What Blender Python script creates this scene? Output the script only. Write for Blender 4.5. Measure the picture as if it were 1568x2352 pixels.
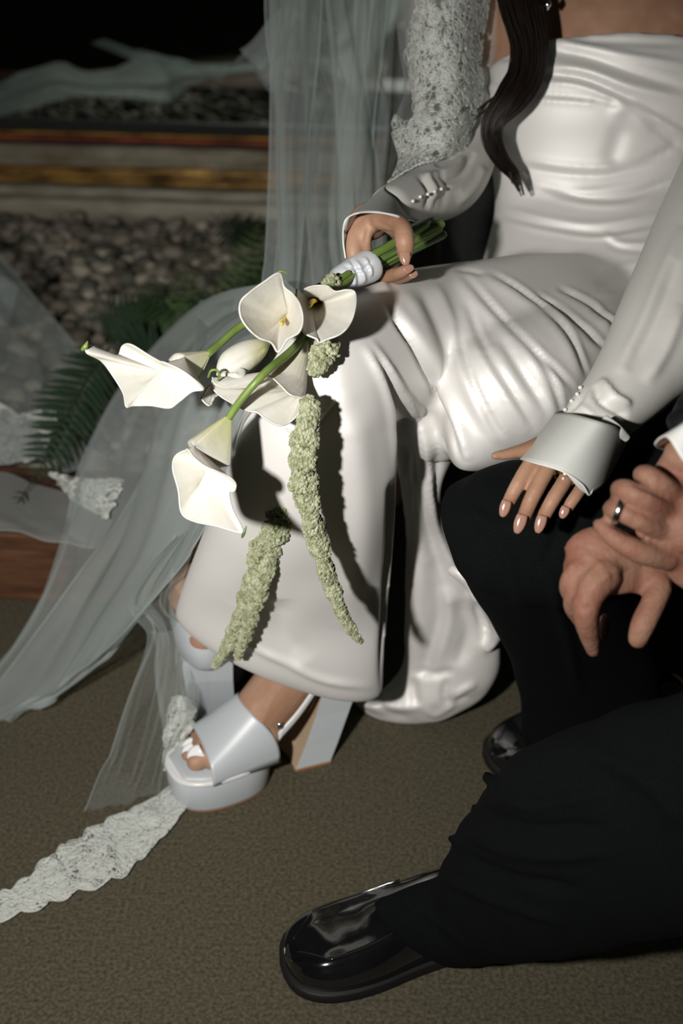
import bpy, bmesh, math, random
import numpy as np
from mathutils import Vector, Matrix
random.seed(7); rng = np.random.default_rng(7)
for o in list(bpy.data.objects): bpy.data.objects.remove(o)
S = bpy.context.scene; C = S.collection

# ---------------------------------------------------------------- camera, world, light
FPX = 2800.0; TH = math.radians(31.0); CH = 1.02
cam_d = bpy.data.cameras.new('camera'); cam = bpy.data.objects.new('camera', cam_d); C.objects.link(cam)
cam.location = (0, 0, CH); cam.rotation_euler = (math.pi/2 - TH, 0, 0)
cam_d.sensor_fit = 'HORIZONTAL'; cam_d.sensor_width = 36; cam_d.lens = FPX/1568*36
cam_d.dof.use_dof = True; cam_d.dof.focus_distance = 1.08; cam_d.dof.aperture_fstop = 6.3
cam_d.clip_start = 0.02
S.camera = cam
w = bpy.data.worlds.new('world'); S.world = w; w.use_nodes = True
w.node_tree.nodes['Background'].inputs[0].default_value = (0.55, 0.85, 0.62, 1)
w.node_tree.nodes['Background'].inputs[1].default_value = 0.010
fl = bpy.data.lights.new('camera_flash', 'AREA'); fl.shape = 'DISK'; fl.size = 0.05; fl.energy = 7.4; fl.spread = math.radians(105)
fl.color = (1.0, 0.965, 0.925)
flo = bpy.data.objects.new('camera_flash', fl); C.objects.link(flo)
flo.location = (-0.33, 0.0, 1.03); flo.rotation_euler = (math.pi/2 - TH + 0.02, 0, -0.12)
S.view_settings.view_transform = 'Standard'; S.view_settings.look = 'None'
S.view_settings.gamma = 1; S.view_settings.use_curve_mapping = False; S.view_settings.exposure = 0.0
S.cycles.caustics_reflective = False; S.cycles.caustics_refractive = False
S.cycles.transparent_max_bounces = 24

# ---------------------------------------------------------------- helpers
cT, sT = math.cos(TH), math.sin(TH)
Fw = np.array([0, cT, -sT]); Rt = np.array([1., 0, 0]); Up = np.array([0, sT, cT]); CP = np.array([0, 0, CH])
def P(px, py, d): return CP + d*(Fw + (px-784)/FPX*Rt - (py-1176)/FPX*Up)
def PA(a):
    a = np.asarray(a, float); return CP + a[..., 2:3]*(Fw + (a[..., 0:1]-784)/FPX*Rt - (a[..., 1:2]-1176)/FPX*Up)
def proj(V):
    q = V-CP; d = q@Fw; return 784+FPX*(q@Rt)/d, 1176-FPX*(q@Up)/d, d
def ground(px, py, z=0.0):
    d = (CH-z)/(sT+(py-1176)/FPX*cT); return P(px, py, d)
def onY(px, py, Y):
    return P(px, py, Y/(cT-(py-1176)/FPX*sT))
def nrm(v): v = np.asarray(v, float); return v/(np.linalg.norm(v, axis=-1, keepdims=True)+1e-12)

def cr(pts, n, closed=False):
    p = np.asarray(pts, float); m = len(p)
    if closed:
        t = np.arange(n)/n*m; i = np.floor(t).astype(int); f = (t-i)
        g = lambda k: p[(i+k) % m]
    else:
        if m == 2:
            f = np.linspace(0, 1, n).reshape((-1,)+(1,)*(p.ndim-1)); return p[0]*(1-f)+p[1]*f
        t = np.linspace(0, m-1, n); i = np.minimum(np.floor(t).astype(int), m-2); f = t-i
        ex = np.concatenate([[2*p[0]-p[1]], p, [2*p[-1]-p[-2]]])
        g = lambda k: ex[np.clip(i+k+1, 0, m+1)]
    f = f.reshape((-1,)+(1,)*(p.ndim-1))
    a, b, c, d = g(-1), g(0), g(1), g(2)
    return 0.5*((2*b)+(c-a)*f+(2*a-5*b+4*c-d)*f*f+(3*b-a-3*c+d)*f**3)

def rings_mesh(rings, cap=True):
    """rings: (n, m, 3) closed loops -> verts, faces"""
    n, m = rings.shape[:2]; V = rings.reshape(-1, 3); F = []
    for i in range(n-1):
        for j in range(m):
            k = (j+1) % m; F.append((i*m+j, i*m+k, (i+1)*m+k, (i+1)*m+j))
    if cap:
        V = np.vstack([V, rings[0].mean(0), rings[-1].mean(0)]); a = n*m; b = a+1
        for j in range(m):
            k = (j+1) % m; F.append((a, k, j)); F.append((b, (n-1)*m+j, (n-1)*m+k))
    return V, F
def limb(pts, n=None, m=16, flat=1.0, px=True, round0=True, round1=True, up=None):
    """pts (px,py,d,r_px) -> closed rounded tube. flat = ratio of the thickness towards the viewer"""
    p = np.array(pts, float)
    if px:
        c = PA(p[:, :3]); r = p[:, 3]*p[:, 2]/FPX
    else: c = p[:, :3]; r = p[:, 3]
    q = np.column_stack([c, r]); n = n or max(8, 6*len(p))
    q = cr(q, n); c = q[:, :3]; r = np.maximum(q[:, 3], 1e-4)
    t = nrm(np.gradient(c, axis=0)); rings = []
    def ring(cc, rr, tt):
        vw = nrm(cc-CP) if up is None else np.asarray(up, float)
        a = nrm(np.cross(tt, vw)); b = np.cross(a, tt)
        an = np.linspace(0, 2*np.pi, m, endpoint=False)[:, None]
        return cc+rr*(np.cos(an)*a+flat*np.sin(an)*b)
    if round0:
        for s in (0.12, 0.5, 0.8): rings.append(ring(c[0]-t[0]*r[0]*flat*math.sqrt(1-s*s)*0.9, r[0]*s, t[0]))
    for i in range(n): rings.append(ring(c[i], r[i], t[i]))
    if round1:
        for s in (0.8, 0.5, 0.12): rings.append(ring(c[-1]+t[-1]*r[-1]*flat*math.sqrt(1-s*s)*0.9, r[-1]*s, t[-1]))
    return rings_mesh(np.array(rings))
def loft(st, n=40, m=48, sup=1.0, cap=True, wave=None):
    """stations (Lx,Ly,dL, Rx,Ry,dR, ratio): outline points left and right, ellipse depth by ratio"""
    s = np.array(st, float)
    L = PA(s[:, :3]); R = PA(s[:, 3:6]); q = cr(np.column_stack([L, R, s[:, 6]]), n)
    L, R, k = q[:, :3], q[:, 3:6], q[:, 6]
    c = (L+R)/2; a = (R-L)/2; t = nrm(np.gradient(c, axis=0)); rings = []
    an = np.linspace(0, 2*np.pi, m, endpoint=False)
    for i in range(n):
        b = np.cross(t[i], a[i]); b = nrm(b)*np.linalg.norm(a[i])*k[i]
        ca, sa = np.cos(an), np.sin(an)
        ca = np.sign(ca)*np.abs(ca)**sup; sa = np.sign(sa)*np.abs(sa)**sup
        wv = 1 if wave is None else (1+wave(i/(n-1), an))[:, None]
        rings.append(c[i]+(ca[:, None]*a[i]+sa[:, None]*b)*wv)
    return rings_mesh(np.array(rings), cap)

def new_mesh(name, V, F, smooth=True):
    me = bpy.data.meshes.new(name)
    me.from_pydata([tuple(map(float, v)) for v in V], [], [tuple(int(i) for i in f) for f in F]); me.update()
    if smooth: me.polygons.foreach_set('use_smooth', [True]*len(me.polygons))
    return me
def join(parts):
    V = []; F = []; o = 0
    for v, f in parts:
        V.append(np.asarray(v)); F += [tuple(i+o for i in q) for q in f]; o += len(v)
    return np.vstack(V), F
def obj(name, V, F, mat, parent=None, smooth=True, label=None, kind=None):
    me = V if isinstance(V, bpy.types.Mesh) else new_mesh(name, V, F, smooth)
    o = bpy.data.objects.new(name, me); C.objects.link(o)
    if mat is not None and not len(me.materials):
        for m_ in (mat if isinstance(mat, (list, tuple)) else [mat]): me.materials.append(m_)
    if parent is not None:
        o.parent = parent
        if parent.type == 'EMPTY': o.matrix_parent_inverse = Matrix.Translation(-parent.location)
    if label: o['label'] = label
    if kind: o['kind'] = kind
    return o
def thing(name, loc, label, cat, group=None):
    o = bpy.data.objects.new(name, None); C.objects.link(o); o.location = Vector([float(x) for x in loc])
    o.empty_display_size = 0.05
    o['label'] = label; o['category'] = cat
    if group: o['group'] = group
    return o
def solid(o, th, off=0):
    m_ = o.modifiers.new('solid', 'SOLIDIFY'); m_.thickness = th; m_.offset = off; return o

def mesh_np(me):
    n = len(me.vertices); V = np.empty(n*3); me.vertices.foreach_get('co', V); V = V.reshape(-1, 3)
    N = np.empty(n*3); me.vertices.foreach_get('normal', N); N = N.reshape(-1, 3)
    E = np.empty(len(me.edges)*2, int); me.edges.foreach_get('vertices', E); return V, N, E.reshape(-1, 2)
def lap(V, E, it, k=0.5):
    n = len(V); deg = np.bincount(E.ravel(), minlength=n)[:, None]
    for _ in range(it):
        A = np.empty_like(V)
        for c in range(3):
            A[:, c] = np.bincount(E[:, 0], V[E[:, 1], c], n)+np.bincount(E[:, 1], V[E[:, 0], c], n)
        V = V+k*(A/np.maximum(deg, 1)-V)
    return V
def remesh(parts, voxel, smooth=4):
    V, F = join(parts); me = new_mesh('tmp', V, F)
    bm = bmesh.new(); bm.from_mesh(me); bmesh.ops.recalc_face_normals(bm, faces=bm.faces); bm.to_mesh(me); bm.free()
    o = bpy.data.objects.new('tmp', me); C.objects.link(o)
    r = o.modifiers.new('r', 'REMESH'); r.mode = 'VOXEL'; r.voxel_size = voxel; r.adaptivity = 0
    dg = bpy.context.evaluated_depsgraph_get(); out = bpy.data.meshes.new_from_object(o.evaluated_get(dg))
    bpy.data.objects.remove(o)
    V, N, E = mesh_np(out); V = lap(V, E, smooth); out.vertices.foreach_set('co', V.ravel()); out.update()
    out.polygons.foreach_set('use_smooth', [True]*len(out.polygons))
    out.materials.clear()
    return out
def strokes(me, ss, extra=None, post=1, face=0.0):
    """ss: (polyline px, width px, height m). ridges (+) and valleys (-) pressed along the surface normal"""
    V, N, E = mesh_np(me); x, y, d = proj(V); facing = -(N*nrm(V-CP)).sum(1)
    wgt = np.clip((facing-face)/0.25, 0, 1); D = np.zeros(len(V))
    for s in ss:
        pl, wd, h = s[0], s[1], s[2]
        pl = cr(np.array(pl, float), max(6, 6*len(pl)))
        lo = pl.min(0)-wd*3; hi = pl.max(0)+wd*3
        idx = np.where((x > lo[0]) & (x < hi[0]) & (y > lo[1]) & (y < hi[1]) & (wgt > 0))[0]
        if not len(idx): continue
        q = np.column_stack([x[idx], y[idx]]); best = np.full(len(idx), 1e9); bt = np.zeros(len(idx)); m_ = len(pl)-1
        for i in range(m_):
            a, b = pl[i], pl[i+1]; ab = b-a; L2 = ab@ab+1e-9
            t = np.clip(((q-a)@ab)/L2, 0, 1); dd = np.hypot(*(q-(a+t[:, None]*ab)).T)
            u = dd < best; best[u] = dd[u]; bt[u] = (i+t[u])/m_
        tap = np.clip(np.minimum(bt, 1-bt)*5, 0, 1)**0.7 if len(s) < 4 else np.clip((1-bt)*5, 0, 1)
        D[idx] += h*np.exp(-(best/wd)**2)*tap*wgt[idx]
    if extra is not None: D += extra(V, N, x, y, d)*wgt
    V = V+N*D[:, None]
    if post: V = lap(V, E, post, 0.4)
    me.vertices.foreach_set('co', V.ravel()); me.update(); return me

def grid(ctrl, nu, nv, disp=None):
    """ctrl rows of (px,py,d); bicubic; disp(u,v) in metres along the surface normal"""
    c = PA(np.array(ctrl, float)); g = cr(c, nv); g = np.swapaxes(cr(np.swapaxes(g, 0, 1), nu), 0, 1)  # nv x nu; kept above the carpet below
    if disp is not None:
        du = np.gradient(g, axis=1); dv = np.gradient(g, axis=0); n = nrm(np.cross(du, dv))
        U, W = np.meshgrid(np.linspace(0, 1, nu), np.linspace(0, 1, nv)); g = g+n*disp(U, W)[..., None]
    z = g[..., 2]; g[..., 2] = np.where(z < .006, .003+.003*np.exp(np.minimum(0, (z-.006)*60)), z)
    return g
def grid_mesh(g):
    nv, nu = g.shape[:2]
    F = [(i*nu+j, i*nu+j+1, (i+1)*nu+j+1, (i+1)*nu+j) for i in range(nv-1) for j in range(nu-1)]
    return g.reshape(-1, 3), F
def gsample(g, u, v):
    nv, nu = g.shape[:2]; x = np.clip(u, 0, 1)*(nu-1.001); y = np.clip(v, 0, 1)*(nv-1.001)
    i = np.floor(y).astype(int); j = np.floor(x).astype(int); fy = (y-i)[..., None]; fx = (x-j)[..., None]
    return (g[i, j]*(1-fx)+g[i, j+1]*fx)*(1-fy)+(g[i+1, j]*(1-fx)+g[i+1, j+1]*fx)*fy
def box(x0, x1, y0, y1, z0, z1, bev=0.0):
    bm = bmesh.new(); bmesh.ops.create_cube(bm, size=1)
    for v in bm.verts: v.co = Vector(((x0+x1)/2+v.co.x*(x1-x0), (y0+y1)/2+v.co.y*(y1-y0), (z0+z1)/2+v.co.z*(z1-z0)))
    if bev: bmesh.ops.bevel(bm, geom=bm.edges[:], offset=bev, segments=3, affect='EDGES', profile=0.6)
    V = np.array([v.co[:] for v in bm.verts]); F = [tuple(v.index for v in f.verts) for f in bm.faces]; bm.free()
    return V, F
def ico(sub=1):
    bm = bmesh.new(); bmesh.ops.create_icosphere(bm, subdivisions=sub, radius=1)
    V = np.array([v.co[:] for v in bm.verts]); F = [tuple(v.index for v in f.verts) for f in bm.faces]; bm.free(); return V, F
ICO1 = ico(1); ICO2 = ico(2); ICO3 = ico(3)
def ell(c, r, sub=ICO3):
    return sub[0]*np.asarray(r)+np.asarray(c), sub[1]

# ---------------------------------------------------------------- materials
def mat(name, col, rough=0.5, spec=0.5, **kw):
    m_ = bpy.data.materials.new(name); m_.use_nodes = True; nt = m_.node_tree; b = nt.nodes['Principled BSDF']
    b.inputs['Base Color'].default_value = (*col, 1); b.inputs['Roughness'].default_value = rough
    b.inputs['Specular IOR Level'].default_value = spec
    for k, v in kw.items():
        k = k.replace('_', ' ')
        if k in b.inputs: b.inputs[k].default_value = v
    return m_
def nd(nt, t, **kw):
    n = nt.nodes.new(t)
    for k, v in kw.items():
        if hasattr(n, k): setattr(n, k, v)
        elif k in n.inputs: n.inputs[k].default_value = v
    return n
def noise_col(m_, c1, c2, scale, detail=4, lo=0.35, hi=0.65, bump=0.0, bscale=None, dist=0.002, stretch=None, kind='n'):
    nt = m_.node_tree; b = nt.nodes['Principled BSDF']; tc = nd(nt, 'ShaderNodeTexCoord')
    src = tc.outputs['Object']
    if stretch is not None:
        mp = nd(nt, 'ShaderNodeMapping'); mp.inputs['Scale'].default_value = stretch; nt.links.new(src, mp.inputs[0]); src = mp.outputs[0]
    n = nd(nt, 'ShaderNodeTexNoise'); n.inputs['Scale'].default_value = scale; n.inputs['Detail'].default_value = detail
    nt.links.new(src, n.inputs['Vector'])
    r = nd(nt, 'ShaderNodeValToRGB'); r.color_ramp.elements[0].position = lo; r.color_ramp.elements[1].position = hi
    r.color_ramp.elements[0].color = (*c1, 1); r.color_ramp.elements[1].color = (*c2, 1)
    nt.links.new(n.outputs[0], r.inputs[0]); nt.links.new(r.outputs[0], b.inputs['Base Color'])
    if bump:
        n2 = nd(nt, 'ShaderNodeTexNoise'); n2.inputs['Scale'].default_value = bscale or scale; n2.inputs['Detail'].default_value = 3
        nt.links.new(src, n2.inputs['Vector'])
        bp = nd(nt, 'ShaderNodeBump'); bp.inputs['Strength'].default_value = bump; bp.inputs['Distance'].default_value = dist
        nt.links.new(n2.outputs[0], bp.inputs['Height']); nt.links.new(bp.outputs[0], b.inputs['Normal'])
    return m_
def sheer(name, col, alpha, edge=0.5, fine=0.0, pattern=None):
    """netting: part of the light passes straight through, more threads overlap at grazing angles"""
    m_ = bpy.data.materials.new(name); m_.use_nodes = True; nt = m_.node_tree; nt.nodes.clear()
    out = nd(nt, 'ShaderNodeOutputMaterial'); mx = nd(nt, 'ShaderNodeMixShader'); tr = nd(nt, 'ShaderNodeBsdfTransparent')
    df = nd(nt, 'ShaderNodeBsdfDiffuse'); tl = nd(nt, 'ShaderNodeBsdfTranslucent'); m2 = nd(nt, 'ShaderNodeMixShader')
    df.inputs[0].default_value = (*col, 1); tl.inputs[0].default_value = (*col, 1); m2.inputs[0].default_value = 0.5
    nt.links.new(df.outputs[0], m2.inputs[1]); nt.links.new(tl.outputs[0], m2.inputs[2])
    lw = nd(nt, 'ShaderNodeLayerWeight'); lw.inputs['Blend'].default_value = 0.35
    ma = nd(nt, 'ShaderNodeMath', operation='MULTIPLY_ADD'); ma.inputs[1].default_value = edge; ma.inputs[2].default_value = alpha
    ma.use_clamp = True
    nt.links.new(lw.outputs['Facing'], ma.inputs[0]); fac = ma.outputs[0]
    tc = nd(nt, 'ShaderNodeTexCoord')
    n = nd(nt, 'ShaderNodeTexNoise'); n.inputs['Scale'].default_value = 14; n.inputs['Detail'].default_value = 3
    nt.links.new(tc.outputs['Object'], n.inputs['Vector'])
    mm = nd(nt, 'ShaderNodeMath', operation='MULTIPLY_ADD'); mm.inputs[1].default_value = 0.10; nt.links.new(n.outputs[0], mm.inputs[0])
    nt.links.new(fac, mm.inputs[2]); sb = nd(nt, 'ShaderNodeMath', operation='SUBTRACT'); sb.inputs[1].default_value = 0.05; sb.use_clamp = True
    nt.links.new(mm.outputs[0], sb.inputs[0]); fac = sb.outputs[0]
    nt.links.new(fac, mx.inputs[0]); nt.links.new(tr.outputs[0], mx.inputs[1]); nt.links.new(m2.outputs[0], mx.inputs[2])
    nt.links.new(mx.outputs[0], out.inputs[0]); return m_

M = {}
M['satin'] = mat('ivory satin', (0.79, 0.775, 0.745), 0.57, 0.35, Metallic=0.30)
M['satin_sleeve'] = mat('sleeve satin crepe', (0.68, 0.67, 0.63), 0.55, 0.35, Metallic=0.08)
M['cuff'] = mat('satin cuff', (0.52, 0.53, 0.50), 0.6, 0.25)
M['shoe_satin'] = mat('pale blue satin', (0.50, 0.535, 0.555), 0.33, 0.7)
M['shoe_trim'] = mat('shoe piping', (0.75, 0.75, 0.74), 0.3, 0.7)
M['sole_tan'] = mat('tan leather', (0.40, 0.20, 0.09), 0.5, 0.4)
M['heel_tan'] = mat('beige heel breast', (0.50, 0.37, 0.24), 0.5, 0.4)
M['skin'] = noise_col(mat('light skin', (0.5, .3, .2), 0.52, 0.35, Subsurface_Weight=0.08, Subsurface_Scale=0.004), (0.32, 0.175, 0.108), (0.42, 0.25, 0.165), 22, 3, bump=0.25, bscale=500, dist=0.0006)
M['skin2'] = noise_col(mat('ruddy skin', (0.5, .3, .2), 0.6, 0.3, Subsurface_Weight=0.06, Subsurface_Scale=0.004), (0.21, 0.085, 0.056), (0.31, 0.175, 0.118), 34, 5, 0.3, 0.7, bump=0.7, bscale=260, dist=0.0012)
M['nail'] = mat('glossy nude nail', (0.36, 0.20, 0.145), 0.10, 0.6, Coat_Weight=1.0, Coat_Roughness=0.05)
M['toenail'] = mat('white toenail', (0.85, 0.86, 0.86), 0.15, 0.7)
M['hair'] = mat('dark brown hair', (0.011, 0.0065, 0.0045), 0.42, 0.35)
M['gold'] = mat('gold', (0.75, 0.48, 0.20), 0.2, 0.5, Metallic=1.0)
M['silver'] = mat('silver', (0.75, 0.77, 0.76), 0.18, 0.5, Metallic=1.0)
M['pearl'] = mat('pearl', (0.75, 0.73, 0.69), 0.12, 0.8)
M['wool'] = noise_col(mat('black wool', (0.01, .01, .01), 0.95, 0.08), (0.0024, 0.0031, 0.0031), (0.0045, 0.0056, 0.0058), 900, 2)
M['jacket'] = mat('black jacket cloth', (0.004, 0.0052, 0.0055), 0.6, 0.3)
M['shirt'] = mat('white shirt cotton', (0.72, 0.73, 0.70), 0.7, 0.3)
M['patent'] = mat('black patent leather', (0.005, 0.005, 0.0055), 0.10, 0.6, Coat_Weight=1.0, Coat_Roughness=0.03)
noise_col(M['patent'], (0.004, .004, .0045), (0.006, .006, .0065), 30, 2, bump=0.25, bscale=13, dist=0.006)
M['rubber'] = mat('black sole', (0.008, 0.008, 0.008), 0.6, 0.3)
M['petal'] = noise_col(mat('calla petal', (0.8, .8, .75), 0.45, 0.35, Subsurface_Weight=0.2, Subsurface_Scale=0.004), (0.60, 0.585, 0.52), (0.67, 0.655, 0.60), 30, 4, bump=0.25, bscale=90, dist=0.002)
def petal_green():
    m_ = M['petal'].copy(); m_.name = 'calla petal with green throat'; nt = m_.node_tree; b = nt.nodes['Principled BSDF']
    src = b.inputs['Base Color'].links[0].from_socket
    at = nd(nt, 'ShaderNodeAttribute'); at.attribute_name = 'green'; mx = nd(nt, 'ShaderNodeMix', data_type='RGBA')
    mx.inputs[7].default_value = (0.46, 0.46, 0.17, 1); nt.links.new(at.outputs['Fac'], mx.inputs[0]); nt.links.new(src, mx.inputs[6])
    nt.links.new(mx.outputs[2], b.inputs['Base Color']); return m_
M['petal_g'] = petal_green()
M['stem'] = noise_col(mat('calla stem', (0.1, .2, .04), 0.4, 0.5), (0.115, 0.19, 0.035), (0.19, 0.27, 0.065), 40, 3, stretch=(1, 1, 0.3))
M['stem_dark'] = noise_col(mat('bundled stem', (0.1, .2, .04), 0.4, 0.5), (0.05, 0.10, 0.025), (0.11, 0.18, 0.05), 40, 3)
M['spadix'] = mat('yellow spadix', (0.80, 0.52, 0.08), 0.6, 0.3)
M['amar'] = noise_col(mat('amaranthus', (0.3, .35, .2), 0.7, 0.3), (0.21, 0.235, 0.125), (0.43, 0.44, 0.30), 160, 3)
M['amar_core'] = mat('amaranthus core', (0.09, 0.12, 0.05), 0.8, 0.2)
M['ribbon'] = mat('pale blue satin ribbon', (0.58, 0.61, 0.64), 0.28, 0.8)
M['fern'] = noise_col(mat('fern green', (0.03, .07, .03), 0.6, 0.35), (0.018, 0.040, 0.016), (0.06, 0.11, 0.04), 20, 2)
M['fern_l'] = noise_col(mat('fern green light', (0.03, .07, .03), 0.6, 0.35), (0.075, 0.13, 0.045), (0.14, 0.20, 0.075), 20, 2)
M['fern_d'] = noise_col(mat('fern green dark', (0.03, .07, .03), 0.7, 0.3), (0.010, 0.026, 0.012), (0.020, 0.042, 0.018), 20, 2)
M['tulle'] = sheer('bridal tulle', (0.66, 0.72, 0.69), 0.20, 0.55)
M['tulle2'] = sheer('bridal tulle fold', (0.66, 0.73, 0.71), 0.29, 0.5)
M['lace_net'] = sheer('lace ground net', (0.62, 0.66, 0.62), 0.28, 0.3)
M['lace'] = mat('lace thread', (0.54, 0.56, 0.52), 0.6, 0.4)
M['mirror'] = mat('old mirror glass', (0.80, 0.88, 0.83), 0.02, 0.5, Metallic=1.0)
M['gilt'] = noise_col(mat('worn gilt', (0.5, .3, .1), 0.45, 0.5, Metallic=0.35), (0.14, 0.085, 0.03), (0.62, 0.36, 0.10), 10, 6, 0.35, 0.62, bump=0.4, bscale=60, stretch=(1, 3, 3))
M['cream'] = noise_col(mat('worn cream paint', (0.5, .45, .35), 0.6, 0.3), (0.32, 0.29, 0.22), (0.50, 0.46, 0.36), 12, 5, stretch=(1, 3, 3))
M['cove'] = noise_col(mat('grey gilded cove', (0.4, .38, .3), 0.6, 0.3), (0.22, 0.18, 0.115), (0.42, 0.38, 0.29), 9, 6, bump=0.3, bscale=50, stretch=(1, 2, 2))
M['redline'] = noise_col(mat('red bole line', (0.3, .06, .03), 0.5, 0.4), (0.16, 0.035, 0.018), (0.42, 0.10, 0.04), 7, 5, stretch=(1, 3, 3))
M['darkwood'] = mat('dark frame edge', (0.03, 0.03, 0.028), 0.7, 0.3)
M['wood'] = noise_col(mat('reddish brown wood', (0.1, .04, .02), 0.5, 0.4), (0.055, 0.024, 0.012), (0.135, 0.062, 0.032), 7, 6, bump=0.25, bscale=30, stretch=(1, 9, 9))
M['carpet'] = noise_col(mat('olive brown carpet', (0.08, .07, .04), 0.95, 0.1), (0.052, 0.046, 0.029), (0.135, 0.118, 0.080), 240, 8, 0.3, 0.7, bump=0.5, bscale=900, dist=0.002)
M['wall'] = mat('dark wall', (0.02, 0.024, 0.02), 0.9, 0.2)
M['soil'] = noise_col(mat('dark soil', (0.02, .02, .015), 0.95, 0.1), (0.012, 0.012, 0.009), (0.03, 0.028, 0.02), 60, 4)
M['leather'] = mat('black leather', (0.006, 0.007, 0.0065), 0.6, 0.3)
STN = []
for i, c in enumerate([(0.10, 0.088, 0.068), (0.17, 0.15, 0.12), (0.25, 0.225, 0.18), (0.075, 0.072, 0.058), (0.32, 0.28, 0.22), (0.13, 0.115, 0.10)]):
    STN.append(noise_col(mat('pebble %d' % i, c, 0.75, 0.3), tuple(x*1.3 for x in c), tuple(x*2.3 for x in c), 60, 4))

# ---------------------------------------------------------------- the setting
PHI = math.radians(6.0); cp_, sp_ = math.cos(PHI), math.sin(PHI)
def rot(V):     # the hearth, its gravel and the mirror stand slightly askew to the camera
    V = np.asarray(V, float).copy(); x, y = V[..., 0].copy(), V[..., 1].copy()
    V[..., 0] = x*cp_+(y-2.2)*sp_*0+0; V[..., 1] = y-x*math.tan(PHI)-0.03; return V
fx = np.array([[-3, -1.5, 0], [3, -1.5, 0], [3, 4.5, 0], [-3, 4.5, 0]])
o = obj('floor', fx, [(0, 1, 2, 3)], M['carpet'], smooth=False, kind='structure')
Vw, Fq = box(-3, 3, 3.05, 3.15, 0, 2.6); o = obj('wall_back', rot(Vw), Fq, M['wall'], smooth=False, kind='structure')

# wooden curb in front of the gravel
curb = thing('wooden_curb', rot(np.array([-0.6, 1.5, 0])), 'reddish brown wooden curb with grooved front edge between the carpet and the gravel', 'ledge')
for nm, b_ in (('front_board', (-2.2, -0.02, 1.43, 1.46, 0.0, 0.070)), ('front_moulding', (-2.2, -0.02, 1.417, 1.46, 0.074, 0.100)),
               ('top_board', (-2.2, -0.02, 1.405, 1.60, 0.103, 0.128)), ('inner_board', (-2.2, -0.02, 1.585, 1.605, 0.0, 0.101))):
    Vb, Fb = box(*b_, bev=0.004); obj(nm, rot(Vb), Fb, M['wood'], curb, smooth=False)

# gravel bed
bed = thing('gravel_bed', rot(np.array([-0.5, 2.2, 0.0])), 'dark bed of rounded pebbles between the wooden curb and the gilt mirror frame', 'gravel')
gx = rot(np.array([[-2.2, 1.606, 0.10], [0.0, 1.606, 0.10], [0.0, 2.86, 0.10], [-2.2, 2.86, 0.10]]))
gb = np.vstack([gx, gx-np.array([0, 0, 0.10])])
obj('soil', gb, [(0, 1, 2, 3), (4, 7, 6, 5), (0, 4, 5, 1), (1, 5, 6, 2), (2, 6, 7, 3), (3, 7, 4, 0)], M['soil'], bed, smooth=False)
stone_me = []
for k in range(10):
    V0 = ICO2[0].copy(); nz = rng.normal(0, 1, (6, 3)); am = rng.uniform(-0.14, 0.14, 6)
    r_ = 1+sum(a*np.tanh(2*(V0@nrm(n))) for a, n in zip(am, nz)); V0 = V0*r_[:, None]*np.array([1, rng.uniform(.7, .95), rng.uniform(.5, .75)])
    stone_me.append(V0)
cand = []; s_ = 0.031
for a in np.arange(-1.25, -0.015, s_):
    for b in np.arange(1.635, 2.84, s_):
        for lay in (0, 1):
            if lay and rng.random() > 0.45: continue
            x = a+rng.uniform(-.5, .5)*s_; y = b+rng.uniform(-.5, .5)*s_; r = rng.uniform(0.011, 0.023)*(1.15 if lay else 1)
            c = rot(np.array([x, y, 0.104+0.012*lay+rng.uniform(0, .006)])); cand.append((c, r, lay))
cc = np.array([c[0] for c in cand]); qx, qy, qd = proj(cc)
vis = (qx > 20) & (qx < 640) & (qy > 490) & (qy < 1000)
size = np.array([c[1] for c in cand])/qd*np.where(vis, 1, 0)*np.array([1.3 if c[2] else 1 for c in cand])
order = np.argsort(-size); big = set(order[:295].tolist())
smesh = {}
restV = []
for i, (c, r, lay) in enumerate(cand):
    k = int(rng.integers(10)); mi = int(rng.choice(6, p=[.27, .26, .13, .2, .04, .10])); ang = rng.uniform(0, 6.28)
    if i in big:
        if (k, mi) not in smesh:
            me = new_mesh('stone', stone_me[k], ICO2[1]); me.materials.append(STN[mi]); smesh[(k, mi)] = me
        o = bpy.data.objects.new('stone', smesh[(k, mi)]); C.objects.link(o); o.parent = bed
        o.matrix_parent_inverse = Matrix.Translation(-bed.location)
        o.location = Vector(c.tolist()); o.scale = (r, r, r); o.rotation_euler = (rng.uniform(-.4, .4), rng.uniform(-.4, .4), ang)
    else:
        ca, sa = math.cos(ang), math.sin(ang); V0 = stone_me[k]*r
        V0 = np.column_stack([V0[:, 0]*ca-V0[:, 1]*sa, V0[:, 0]*sa+V0[:, 1]*ca, V0[:, 2]])+c; restV.append((V0, mi))
V, F = join([(v, ICO2[1]) for v, _ in restV]); me = new_mesh('pebble_fill', V, F)
for m_ in STN: me.materials.append(m_)
me.polygons.foreach_set('material_index', np.repeat([mi for _, mi in restV], len(ICO2[1])).astype(np.int32)); me.update()
obj('pebble_fill', me, None, None, bed, kind='stuff')

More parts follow.
